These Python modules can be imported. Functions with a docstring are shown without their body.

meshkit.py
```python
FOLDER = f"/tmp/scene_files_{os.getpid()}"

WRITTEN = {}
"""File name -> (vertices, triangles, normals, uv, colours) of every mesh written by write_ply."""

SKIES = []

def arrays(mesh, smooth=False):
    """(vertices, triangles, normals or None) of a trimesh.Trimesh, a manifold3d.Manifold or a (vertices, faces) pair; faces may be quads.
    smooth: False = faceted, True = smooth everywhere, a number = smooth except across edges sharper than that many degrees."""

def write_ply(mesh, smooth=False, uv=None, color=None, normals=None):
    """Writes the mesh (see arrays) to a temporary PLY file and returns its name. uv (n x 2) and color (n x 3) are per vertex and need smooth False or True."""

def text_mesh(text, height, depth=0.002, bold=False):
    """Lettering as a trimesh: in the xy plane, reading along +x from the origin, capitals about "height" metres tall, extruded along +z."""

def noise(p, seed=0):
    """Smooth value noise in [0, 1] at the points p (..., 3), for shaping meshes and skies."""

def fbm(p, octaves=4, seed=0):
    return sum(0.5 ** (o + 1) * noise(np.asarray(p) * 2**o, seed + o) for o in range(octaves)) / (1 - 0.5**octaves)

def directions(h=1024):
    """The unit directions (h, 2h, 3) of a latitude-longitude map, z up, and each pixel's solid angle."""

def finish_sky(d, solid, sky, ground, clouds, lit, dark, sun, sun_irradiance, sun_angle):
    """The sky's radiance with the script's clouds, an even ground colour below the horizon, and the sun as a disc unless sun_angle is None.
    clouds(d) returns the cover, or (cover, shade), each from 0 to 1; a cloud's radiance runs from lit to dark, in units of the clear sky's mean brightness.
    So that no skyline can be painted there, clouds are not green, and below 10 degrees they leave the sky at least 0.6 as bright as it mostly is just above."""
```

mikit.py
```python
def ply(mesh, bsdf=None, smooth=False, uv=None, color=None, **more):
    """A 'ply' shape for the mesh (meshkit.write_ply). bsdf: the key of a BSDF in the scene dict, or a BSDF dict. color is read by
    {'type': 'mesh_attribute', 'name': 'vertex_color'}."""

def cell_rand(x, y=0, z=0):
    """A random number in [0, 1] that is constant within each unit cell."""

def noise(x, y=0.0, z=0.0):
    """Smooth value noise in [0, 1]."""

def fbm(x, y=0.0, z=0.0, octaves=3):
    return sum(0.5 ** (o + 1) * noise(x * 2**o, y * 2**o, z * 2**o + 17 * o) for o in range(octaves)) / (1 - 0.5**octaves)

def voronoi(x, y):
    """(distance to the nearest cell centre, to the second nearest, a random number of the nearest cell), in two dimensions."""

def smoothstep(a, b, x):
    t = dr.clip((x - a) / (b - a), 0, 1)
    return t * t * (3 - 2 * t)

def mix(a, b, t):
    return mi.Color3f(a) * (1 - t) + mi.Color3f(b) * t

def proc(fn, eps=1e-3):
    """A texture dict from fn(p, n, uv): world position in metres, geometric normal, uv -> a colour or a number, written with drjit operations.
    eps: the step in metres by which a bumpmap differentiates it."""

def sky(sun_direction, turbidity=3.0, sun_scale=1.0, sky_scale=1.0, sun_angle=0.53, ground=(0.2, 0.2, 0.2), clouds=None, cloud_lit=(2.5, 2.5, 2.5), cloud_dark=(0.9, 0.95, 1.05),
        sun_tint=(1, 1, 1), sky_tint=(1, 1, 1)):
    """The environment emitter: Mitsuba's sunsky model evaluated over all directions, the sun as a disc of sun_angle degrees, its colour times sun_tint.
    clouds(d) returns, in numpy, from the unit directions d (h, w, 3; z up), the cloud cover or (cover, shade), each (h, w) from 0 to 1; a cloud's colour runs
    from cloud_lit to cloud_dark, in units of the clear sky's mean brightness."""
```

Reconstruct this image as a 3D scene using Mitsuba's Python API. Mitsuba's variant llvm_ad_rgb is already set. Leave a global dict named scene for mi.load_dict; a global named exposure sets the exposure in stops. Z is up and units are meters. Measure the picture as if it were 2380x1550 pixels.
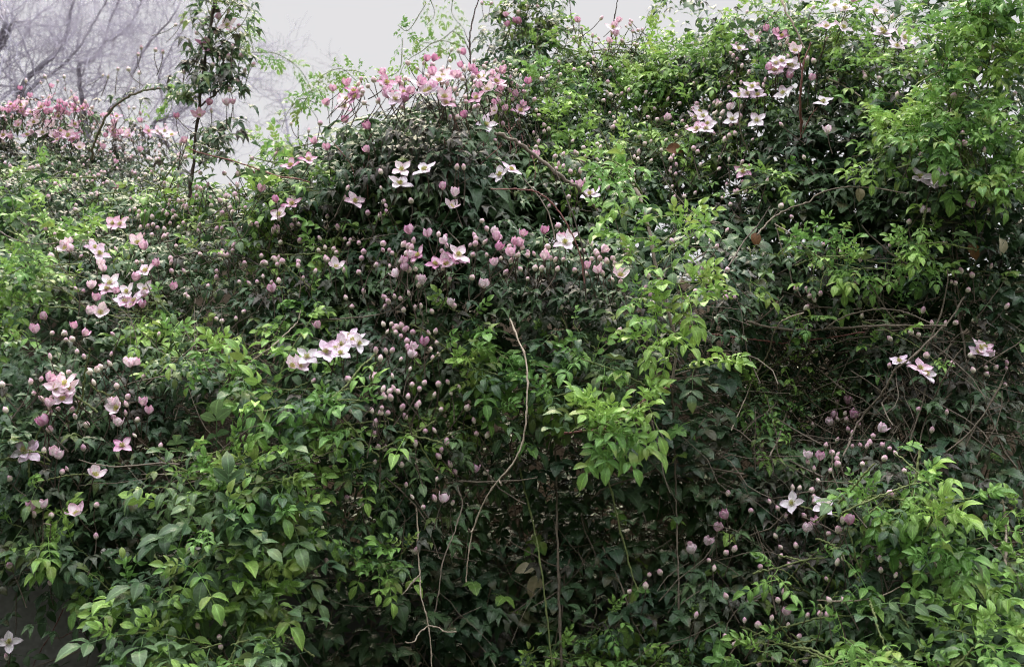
import math, random
import numpy as np, trimesh, drjit as dr, mitsuba as mi, mikit, meshkit

T = mi.ScalarTransform4f
R = random.Random(7)
NR = np.random.default_rng(7)
scene, labels = {}, {}

# ---------------------------------------------------------------- camera, sky, exposure
EYE = np.array([0.0, -2.6, 1.6])
PITCH = math.radians(8.0)
TH = 1.2 / 2.6
FWD = np.array([0, math.cos(PITCH), math.sin(PITCH)])
UPV = np.array([0, -math.sin(PITCH), math.cos(PITCH)])
scene['camera'] = {'type': 'thinlens', 'fov': 2 * math.degrees(math.atan(TH)), 'fov_axis': 'x',
                   'aperture_radius': 0.0022, 'focus_distance': 2.75, 'near_clip': 0.05, 'far_clip': 400.0,
                   'to_world': T().look_at(origin=EYE.tolist(), target=(EYE + FWD).tolist(), up=[0, 0, 1])}


def overcast(d):
    # an even cloud layer, brighter towards the zenith as overcast skies are
    s = np.clip((d[..., 2] - 0.45) / 0.5, 0, 1)
    s = s * s * (3 - 2 * s)
    return np.ones(d.shape[:2]), 1 - s


scene['sky'] = mikit.sky([-0.12, 0.58, 0.80], turbidity=3, sun_scale=0.30, sun_angle=34, clouds=overcast,
                         cloud_lit=(3.7, 3.7, 3.8), cloud_dark=(0.50, 0.496, 0.506))
exposure = 4.05


def at(px, py, y):
    """The point on the plane Y = y seen at photograph position (px, py), the photograph taken as 2380 wide."""
    d = FWD + np.array([1, 0, 0]) * ((px - 1190) / 1190 * TH) + UPV * ((775 - py) / 1190 * TH)
    return EYE + d * ((y - EYE[1]) / d[1])


# how far back the face of the hedge stands (it leans back towards the top, most on the pink-drift side)
CTRL = np.array([
    (0, 1550, .15), (500, 1500, -.12), (900, 1500, .12), (1300, 1500, .25), (1700, 1500, .1), (2100, 1500, -.12), (2380, 1500, -.08),
    (0, 1200, .0), (500, 1150, -.05), (900, 1200, .1), (1200, 1250, .3), (1500, 1200, .25), (1800, 1150, .2), (2100, 1200, -.05), (2380, 1200, .2),
    (0, 900, .0), (400, 900, .1), (800, 900, .05), (1200, 900, .15), (1500, 900, .0), (1850, 900, .5), (2200, 900, .2), (2380, 900, .4),
    (0, 650, .3), (400, 650, .4), (700, 650, .3), (1000, 600, .15), (1300, 620, .15), (1550, 650, .05), (1900, 620, .35), (2380, 600, .3),
    (0, 450, .85), (400, 450, .85), (700, 500, .5), (1000, 400, .2), (1300, 450, .5), (1600, 400, .7), (1900, 400, .45), (2250, 350, .2),
    (710, 400, .2), (650, 480, .3), (0, 330, 2.0), (300, 330, 2.0), (640, 350, 1.2), (1000, 250, .25), (1250, 250, .8), (1500, 200, 1.0), (1850, 150, .6), (2300, 100, .25),
    (1200, 50, 1.2), (1500, 50, 1.2), (500, 150, .6), (1700, 0, .8), (2000, 0, .6)], float)


def face(px, py):
    w = 1 / (((CTRL[:, 0] - px) / 150) ** 2 + ((CTRL[:, 1] - py) / 110) ** 2 + .15) ** 2
    return float((w * CTRL[:, 2]).sum() / w.sum())


# ---------------------------------------------------------------- materials
def leaf_bsdf(name, c1, c2, vein=1.35, trans=0.9, rough=0.42, spec=0.45, blot=None):
    def fn(p, n, uv):
        t = mikit.noise(p.x * 9, p.y * 9, p.z * 9)
        g = mikit.noise(p.x * 170, p.y * 170, p.z * 170)
        c = mikit.mix(c1, c2, mikit.smoothstep(.2, .8, t))
        side = dr.abs(uv.x - 0.5) * 2
        mid = 1 - mikit.smoothstep(.03, .14, side)
        rib = dr.abs(dr.sin((uv.y * 7.0 - side * 2.2) * math.pi))
        ribs = (1 - mikit.smoothstep(.0, .3, rib)) * .45
        k = 1 + (vein - 1) * dr.maximum(mid, ribs)
        c = c * k * (0.86 + .28 * g)
        if blot:
            c = mikit.mix(c, blot, mikit.smoothstep(.62, .8, mikit.noise(p.x * 21 + 5, p.y * 21, p.z * 21)) * .7)
        return c
    tex = mikit.proc(fn)
    scene[name] = {'type': 'blendbsdf', 'weight': 0.5,
                   'a': {'type': 'twosided', 'b': {'type': 'principled', 'base_color': tex, 'roughness': rough, 'specular': spec}},
                   'b': {'type': 'principledthin', 'base_color': tex, 'roughness': 0.6, 'diff_trans': trans}}


leaf_bsdf('m_rose', (.048, .092, .046), (.108, .175, .074), 1.75, 1.0, blot=(.15, .19, .06))
leaf_bsdf('m_rose_young', (.130, .265, .070), (.245, .39, .092), 1.55, 1.15, blot=(.24, .30, .08))
leaf_bsdf('m_clematis', (.030, .066, .033), (.066, .118, .050), 1.45, .8, .44, .55, (.075, .066, .048))
leaf_bsdf('m_bronze', (.066, .058, .050), (.052, .072, .042), 1.35, .7, .44, .55)
leaf_bsdf('m_bramble', (.032, .066, .037), (.062, .108, .050), 1.7, .7, .42, .6, (.085, .070, .035))
leaf_bsdf('m_inner', (.034, .072, .033), (.064, .118, .048), 1.3, .8, .5, .4)
leaf_bsdf('m_withered', (.42, .38, .27), (.36, .30, .20), 1.15, .5, .6, .2)
leaf_bsdf('m_brownleaf', (.17, .085, .035), (.11, .055, .035), 1.15, .4, .6, .2)


def sepal_bsdf(name, pale, pink, edge):
    def fn(p, n, uv):
        side = dr.abs(uv.x - .5) * 2
        t = mikit.noise(p.x * 14, p.y * 14, p.z * 14)
        k = mikit.smoothstep(.25, 1., side) * edge + .75 * mikit.smoothstep(.35, .9, t) + .3 * mikit.smoothstep(.6, 1., uv.y)
        stripe = dr.abs(dr.sin(uv.x * 28)) * .12
        return mikit.mix(pale, pink, dr.clip(k + stripe - .1, 0, 1))
    tex = mikit.proc(fn)
    scene[name] = {'type': 'blendbsdf', 'weight': .5,
                   'a': {'type': 'twosided', 'b': {'type': 'principled', 'base_color': tex, 'roughness': .55, 'specular': .3}},
                   'b': {'type': 'principledthin', 'base_color': tex, 'roughness': .6, 'diff_trans': .9}}


sepal_bsdf('m_sepal_white', (.80, .75, .81), (.72, .54, .70), .45)
sepal_bsdf('m_sepal_pale', (.82, .74, .79), (.74, .46, .62), .5)
sepal_bsdf('m_sepal_pink', (.74, .56, .67), (.58, .25, .44), .6)


def bud_fn(p, n, uv):
    st = dr.abs(dr.sin(uv.x * math.pi * 4))
    t = mikit.noise(p.x * 16, p.y * 16, p.z * 16)
    k = mikit.smoothstep(.15, .95, uv.y + .7 * (t - .5)) * .9 + .2 * (1 - mikit.smoothstep(.0, .35, st))
    return mikit.mix((.66, .60, .51), mikit.mix((.60, .32, .43), (.47, .25, .37), t), dr.clip(k, 0, 1))


scene['m_bud'] = {'type': 'principled', 'base_color': mikit.proc(bud_fn), 'roughness': .55, 'specular': .35}
scene['m_stamen'] = {'type': 'twosided', 'b': {'type': 'diffuse', 'reflectance': {'type': 'rgb', 'value': (.56, .55, .22)}}}


def bark_bsdf(name, c1, c2, s=60.0, rough=.75):
    def fn(p, n, uv):
        return mikit.mix(c1, c2, mikit.fbm(p.x * s, p.y * s, p.z * s * .35, 3)) * (.75 + .5 * mikit.noise(p.x * s * 4, p.y * s * 4, p.z * s * 4))
    scene[name] = {'type': 'twosided', 'b': {'type': 'principled', 'base_color': mikit.proc(fn), 'roughness': rough, 'specular': .3}}


bark_bsdf('m_dead', (.20, .155, .115), (.44, .37, .30))
bark_bsdf('m_brown', (.095, .075, .060), (.22, .18, .145))
bark_bsdf('m_dark', (.045, .034, .030), (.10, .078, .066))
bark_bsdf('m_redstem', (.12, .045, .045), (.20, .085, .075))
bark_bsdf('m_stalk', (.050, .040, .030), (.085, .060, .045))
bark_bsdf('m_greenstem', (.11, .14, .05), (.19, .22, .09))
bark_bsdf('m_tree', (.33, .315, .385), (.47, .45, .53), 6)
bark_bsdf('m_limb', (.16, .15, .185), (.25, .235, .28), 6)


def wall_fn(p, n, uv):
    g = mikit.fbm(p.x * 90, p.y * 90, p.z * 90, 3)
    st = mikit.fbm(p.x * 5, p.y * 5, p.z * 1.3, 3)
    mo = mikit.smoothstep(.55, .75, mikit.fbm(p.x * 3 + 9, p.y * 3, p.z * 4, 3))
    return mikit.mix(mikit.mix((.13, .13, .128), (.22, .215, .21), st), (.12, .14, .09), mo * .6) * (.75 + .5 * g)


scene['m_wall'] = {'type': 'bumpmap', 'a': {'type': 'proc', **{k: v for k, v in mikit.proc(lambda p, n, uv: mikit.fbm(p.x * 120, p.y * 120, p.z * 120, 3)).items() if k != 'type'}},
                   'scale': 0.006, 'b': {'type': 'diffuse', 'reflectance': mikit.proc(wall_fn)}}
scene['m_soil'] = {'type': 'diffuse', 'reflectance': mikit.proc(lambda p, n, uv: mikit.mix((.020, .017, .013), (.048, .038, .029), mikit.fbm(p.x * 14, p.y * 14, p.z * 14, 4)))}
scene['m_road'] = {'type': 'diffuse', 'reflectance': mikit.proc(lambda p, n, uv: mikit.mix((.045, .045, .047), (.075, .073, .07), mikit.fbm(p.x * 30, p.y * 30, 0, 4)))}


# ---------------------------------------------------------------- helpers
used = {}


def key_for(base):
    n = used.get(base, 0)
    used[base] = n + 1
    return base if n == 0 else f'{base}_{n:03d}'


def thing(name, label, category, group=None, kind=None):
    k = key_for(name)
    labels[k] = {'label': label, 'category': category}
    if group:
        labels[k]['group'] = group
    if kind:
        labels[k]['kind'] = kind
    return k


def part(parent, name, shape):
    k = key_for(parent + '__' + name)
    scene[k] = shape
    return k


def unit(v):
    v = np.asarray(v, float)
    return v / (np.linalg.norm(v) + 1e-12)


def frame(pos, f, n, s=1.0):
    f = unit(f)
    n = unit(np.asarray(n, float) - f * np.dot(n, f))
    M = np.eye(4)
    M[:3, 0], M[:3, 1], M[:3, 2], M[:3, 3] = np.cross(f, n) * s, f * s, n * s, pos
    return M


def smooth_path(pts, rad, n=6):
    """Catmull-Rom through the points."""
    p = np.asarray(pts, float)
    r = np.broadcast_to(np.asarray(rad, float), (len(p),)) if np.ndim(rad) == 0 else np.interp(np.linspace(0, 1, len(p)), np.linspace(0, 1, len(rad)), rad)
    q = np.vstack([2 * p[0] - p[1], p, 2 * p[-1] - p[-2]])
    out, rr = [], []
    for i in range(len(p) - 1):
        a, b, c, d = q[i:i + 4]
        for t in np.linspace(0, 1, n, endpoint=False):
            out.append(.5 * ((2 * b) + (c - a) * t + (2 * a - 5 * b + 4 * c - d) * t * t + (3 * b - a - 3 * c + d) * t ** 3))
            rr.append(r[i] * (1 - t) + r[i + 1] * t)
    out.append(p[-1]); rr.append(r[-1])
    return np.array(out), np.array(rr)


def tube(p, r, sides=5):
    p = np.asarray(p, float)
    t = np.gradient(p, axis=0)
    t /= np.linalg.norm(t, axis=1, keepdims=True) + 1e-12
    ref = np.array([.31, .9, .29]) if abs(unit(p[-1] - p[0])[1]) < .9 else np.array([.9, .2, .3])
    a = np.cross(t, ref); a /= np.linalg.norm(a, axis=1, keepdims=True) + 1e-12
    b = np.cross(t, a)
    ang = np.arange(sides) * 2 * np.pi / sides
    v = p[:, None] + np.broadcast_to(r, (len(p),))[:, None, None] * (np.cos(ang)[None, :, None] * a[:, None] + np.sin(ang)[None, :, None] * b[:, None])
    i, j = np.meshgrid(np.arange(len(p) - 1), np.arange(sides), indexing='ij')
    q = np.stack([i * sides + j, i * sides + (j + 1) % sides, (i + 1) * sides + (j + 1) % sides, (i + 1) * sides + j], -1).reshape(-1, 4)
    f = np.vstack([q[:, [0, 1, 2]], q[:, [0, 2, 3]]])
    k = np.arange(1, sides - 1)
    e = (len(p) - 1) * sides
    caps = np.vstack([np.stack([0 * k, k, k + 1], 1), np.stack([e + 0 * k, e + k + 1, e + k], 1)])
    return v.reshape(-1, 3), np.vstack([f, caps])


def join(meshes):
    vs, fs, us, o = [], [], [], 0
    for m in meshes:
        vs.append(m[0]); fs.append(m[1] + o); o += len(m[0])
        us.append(m[2] if len(m) > 2 else np.full((len(m[0]), 2), .5))
    return np.vstack(vs), np.vstack(fs), np.vstack(us)


def move(m, M):
    return (m[0] @ M[:3, :3].T + M[:3, 3], m[1], *m[2:])


def shape(m, bsdf, smooth=True):
    return mikit.ply((m[0], m[1]), bsdf, smooth=smooth, uv=m[2] if len(m) > 2 else None)


# ---------------------------------------------------------------- leaf, flower and bud meshes
def leaflet(L, W, form='rose', fold=.25, arch=.25, n=6, teeth=0.0, wave=0.0):
    t = np.linspace(0, 1, n + 1)
    if form == 'rose':
        w = np.sin(np.pi * t ** 1.08) ** .72
    elif form == 'clematis':
        w = np.sin(np.pi * t ** .62) ** .95 * (1 - .35 * t)
    elif form == 'round':
        w = np.sin(np.pi * t ** .95) ** .6
    else:
        w = np.sin(np.pi * t ** .8) ** .7
    w[-1] = 0; w[0] = .06
    w = w / w.max() * W / 2
    k = np.ones(n + 1)
    k[1::2] += teeth; k[2::2] -= teeth
    V, U = [], []
    for i, ti in enumerate(t):
        y = ti * L
        z = -arch * L * ti ** 2 + .08 * L * math.sin(ti * 3.1)
        e = w[i] * k[i]
        sw = wave * L * math.sin(i * 2.3)
        for s, wd in ((-1, e), (-.5, e * .55), (0, 0), (.5, e * .55), (1, e)) if n > 4 else ((-1, e), (0, 0), (1, e)):
            V.append((np.sign(s) * wd, y - (.03 * L if abs(s) == 1 and 0 < i < n else 0), z + fold * wd * (1 if abs(s) == 1 else 1.15) + (sw if s == 1 else -sw if s == -1 else 0)))
            U.append((.5 + s / 2, ti))
    F, c = [], 5 if n > 4 else 3
    for i in range(n):
        for j in range(c - 1):
            a = i * c + j
            F += [(a, a + 1, a + c + 1), (a, a + c + 1, a + c)]
    V, F, U = np.array(V), np.array(F), np.array(U)
    ar = np.linalg.norm(np.cross(V[F[:, 1]] - V[F[:, 0]], V[F[:, 2]] - V[F[:, 0]]), axis=1)
    return V, F[ar > 1e-10], U


def rotz(a):
    M = np.eye(4); c, s = math.cos(a), math.sin(a); M[:2, :2] = [[c, -s], [s, c]]; return M


def rotx(a):
    M = np.eye(4); c, s = math.cos(a), math.sin(a); M[1:3, 1:3] = [[c, -s], [s, c]]; return M


def roty(a):
    M = np.eye(4); c, s = math.cos(a), math.sin(a); M[0, 0], M[0, 2], M[2, 0], M[2, 2] = c, s, -s, c; return M


def tr(x, y, z):
    M = np.eye(4); M[:3, 3] = (x, y, z); return M


def rose_leaf(r, low=False, young=False):
    pairs = r.choice([2, 2, 3])
    Lr = .052 + .014 * pairs
    droop = r.uniform(.15, .6)
    P = [(r.uniform(-.002, .002), t * Lr, -droop * Lr * t * t) for t in np.linspace(0, 1, 5)]
    ms = [(*tube(P, np.linspace(.0011, .0007, 5), 3),)]
    n = 4 if low else 7
    fo = r.uniform(.5, .9) if young else r.uniform(.1, .45)
    ln = r.uniform(.032, .042)
    for k in range(pairs):
        t = .42 + .45 * k / max(1, pairs - 1)
        y, z = t * Lr, -droop * Lr * t * t
        sz = ln * (.72 + .2 * k / max(1, pairs - 1))
        for s in (-1, 1):
            m = leaflet(sz, sz * r.uniform(.46, .56), 'rose', fo, r.uniform(.05, .35), n, .04, .01)
            ms.append(move(m, tr(0, y, z) @ rotz(-s * math.radians(r.uniform(50, 78))) @ roty(s * r.uniform(-.25, .3)) @ rotx(-r.uniform(0, .6))))
    m = leaflet(ln * 1.12, ln * r.uniform(.52, .6), 'rose', fo, r.uniform(.15, .5), n, .05, .01)
    ms.append(move(m, tr(0, Lr, -droop * Lr) @ rotz(r.uniform(-.2, .2)) @ rotx(-droop * r.uniform(.5, 1.3))))
    return join(ms)


def clem_leaf(r, low=False):
    Lr = r.uniform(.035, .06)
    ms = [(*tube([(0, 0, 0), (.002, Lr * .5, .004), (0, Lr, 0)], [.0009, .0008, .0007], 3),)]
    n = 4 if low else 7
    for s in (-1, 0, 1):
        L = r.uniform(.036, .048) * (1.15 if s == 0 else 1)
        m = leaflet(L, L * r.uniform(.40, .52), 'clematis', r.uniform(.15, .5), r.uniform(.1, .5), n, r.choice([0, .12, .2]), .012)
        ms.append(move(m, tr(0, Lr, 0) @ rotz(-s * math.radians(r.uniform(48, 85))) @ roty(s * r.uniform(-.3, .3)) @ rotx(-r.uniform(0, .55))))
    return join(ms)


def bramble_leaf(r, low=False):
    Lr = r.uniform(.03, .045)
    ms = [(*tube([(0, 0, 0), (0, Lr * .5, .004), (0, Lr, 0)], [.0012, .001, .0009], 3),)]
    n = 4 if low else 8
    for s in (-1, 0, 1):
        L = r.uniform(.038, .05) * (1.15 if s == 0 else .95)
        m = leaflet(L, L * r.uniform(.64, .78), 'bramble', r.uniform(.1, .35), r.uniform(.05, .35), n, .08, .012)
        ms.append(move(m, tr(0, Lr, 0) @ rotz(-s * math.radians(r.uniform(70, 95))) @ rotx(-r.uniform(0, .4))))
    return join(ms)


def oval_leaf(r, low=False):
    L = r.uniform(.05, .075)
    ms = [(*tube([(0, 0, 0), (0, .008, 0), (0, .016, 0)], [.0012, .001, .0009], 3),),
          move(leaflet(L, L * r.uniform(.6, .75), 'round', r.uniform(.1, .4), r.uniform(.05, .4), 7, .0, .015), tr(0, .014, 0))]
    return join(ms)


GROUPS = {}


def group_of(name, parts):
    scene[name] = {'type': 'shapegroup', **parts}
    GROUPS[name] = True
    return name


LEAF = {}


def leaf_kind(kind, maker, bsdf, n):
    LEAF[kind] = []
    for i in range(n):
        r = random.Random(f'{kind}{i}')
        m = maker(r)
        LEAF[kind].append((group_of(f'g_{kind}_{i}', {'leaf': shape(m, bsdf)}), maker(random.Random(f'{kind}{i}'), True), bsdf))


leaf_kind('rose', rose_leaf, 'm_rose', 6)
leaf_kind('young', lambda r, low=False: rose_leaf(r, low, r.random() < .5), 'm_rose_young', 6)
leaf_kind('clem', clem_leaf, 'm_clematis', 6)
leaf_kind('clemnew', clem_leaf, 'm_rose', 4)
leaf_kind('bronze', clem_leaf, 'm_bronze', 4)
leaf_kind('bramble', bramble_leaf, 'm_bramble', 5)
leaf_kind('bramblenew', bramble_leaf, 'm_rose_young', 4)
leaf_kind('oval', oval_leaf, 'm_clematis', 4)
leaf_kind('withered', oval_leaf, 'm_withered', 3)
leaf_kind('brown', oval_leaf, 'm_brownleaf', 3)
leaf_kind('inner', clem_leaf, 'm_inner', 4)
leaf_kind('innerrose', rose_leaf, 'm_inner', 4)


# where each flower and bud stands: photograph tiles of 793.6 x 516.5, read at three times that; O P open pale/pink, w wide, h c cupped pink/pale
FL = {
    (0, 0): '1520,140h 1590,185P 1420,335P 1450,735h 1390,820w 1580,740c 1625,730h 2190,1010h 2150,1120P 2030,1160P 2280,1050h 1925,1415h 2040,1430P 1950,1505P 1815,1340h 800,1320h 2280,740h 2320,640h 2365,700h 140,630h 355,615h 80,735P 190,810h 335,745h 415,725h 395,775h 475,810h 100,770w 220,790P 265,790h 595,765h 620,810h 405,980P 470,960O 1030,920P 1100,920O 905,955O 840,940h 1150,920O 730,820h 270,830w 150,760P 60,790h 10,780h 330,880h 240,860P 1230,830h 1200,950P',
    (1, 0): '860,385h 835,475h 545,595h 400,580h 320,645h 300,525h 375,700O 615,630O 590,650O 720,685w 640,530h 900,500h 950,545O 990,545O 1080,570P 1090,590O 1020,640w 1125,635h 1225,675h 1305,590h 1255,745h 1250,780P 1080,790w 1150,775h 865,820h 1010,875O 800,550h 15,750P 40,605h 590,430h 635,430h 190,905h 30,860h 185,1065h 585,1190O 420,1190P 405,1290O 1110,1225O 1180,1190O 705,1325h 790,1370c 760,1450w 1735,1360O 1655,1310h 1355,1105h 1890,200O 1930,160h 1160,190h 1245,170h 1200,160h 1150,120h 1870,305h 545,590P 460,660h 90,1410P 2255,840c',
    (2, 0): '110,790O 135,820O 80,830O 170,870O 160,905O 100,905P 480,615O 520,670O 390,675O 445,660O 650,450O 690,440O 640,500O 765,470O 730,460O 750,550h 890,565h 590,220h 650,240h 690,260P 470,255O 1000,195O 1115,200O 1400,240O 1385,220O 1490,330O 1540,275O 1060,50O 1130,70O 1180,15h 780,370w 1010,930c 420,1205P 385,1215h 1650,1245O 1765,1240O 1740,1290O 1660,1485c 2020,1450h 330,770c 1340,90O 660,520w 610,495h',
    (0, 1): '660,185O 690,225O 480,160c 460,190w 430,175c 510,200c 960,150w 1010,195h 1020,345P 1095,310h 935,410h 770,430O 745,470P 890,490O 1015,475O 800,500h 870,560O 940,555O 990,600h 910,590w 670,550h 700,635w 640,465c 1000,525c 1195,470h 320,680h 245,775h 520,745h 580,795h 620,645c 720,345c 690,310c 1900,490h 2340,320w 2225,740c 2340,890O 2270,910O 2375,920O 840,20P 790,15P 930,1000c 910,1010c 460,1130P 380,1165P 440,1240O 485,1170P 410,1150w 330,1110h 820,1300w 995,1280h 1035,1335h 2030,1010w 2140,945O 300,1420h 320,1410h 2080,1010w',
    (1, 1): '475,85h 605,105h 540,235P 660,300P 790,260P 810,235P 725,300w 430,290h 435,340h 1090,130h 1260,105h 1085,195h 1410,85h 1560,150O 1600,120O 1210,165c 1230,170c 1190,240c 1530,120h 1815,210c 1715,330h 1790,360c 755,585c 580,860h 490,890c 490,945c 60,800O 20,840O 0,860O 120,850O 90,830O 1945,380w',
    (2, 1): '2065,880P 2100,880P 2060,915O 2140,940c 1510,975O 1650,1025P 1690,1060O 1040,1365h 1150,1265h 1370,1460c 1030,1415c 1175,1365h',
    (0, 2): '200,60O 170,45O 855,15P 660,220w 220,460h 300,445c 540,490w 65,1380O 400,100c 370,80c',
    (1, 2): '700,405c 935,195h',
    (2, 2): '765,410O 975,435O 930,560h 955,110h 870,100c 715,1190c 300,520h 240,605c 165,700c 70,760c 860,610c 1155,560h',
}
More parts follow.
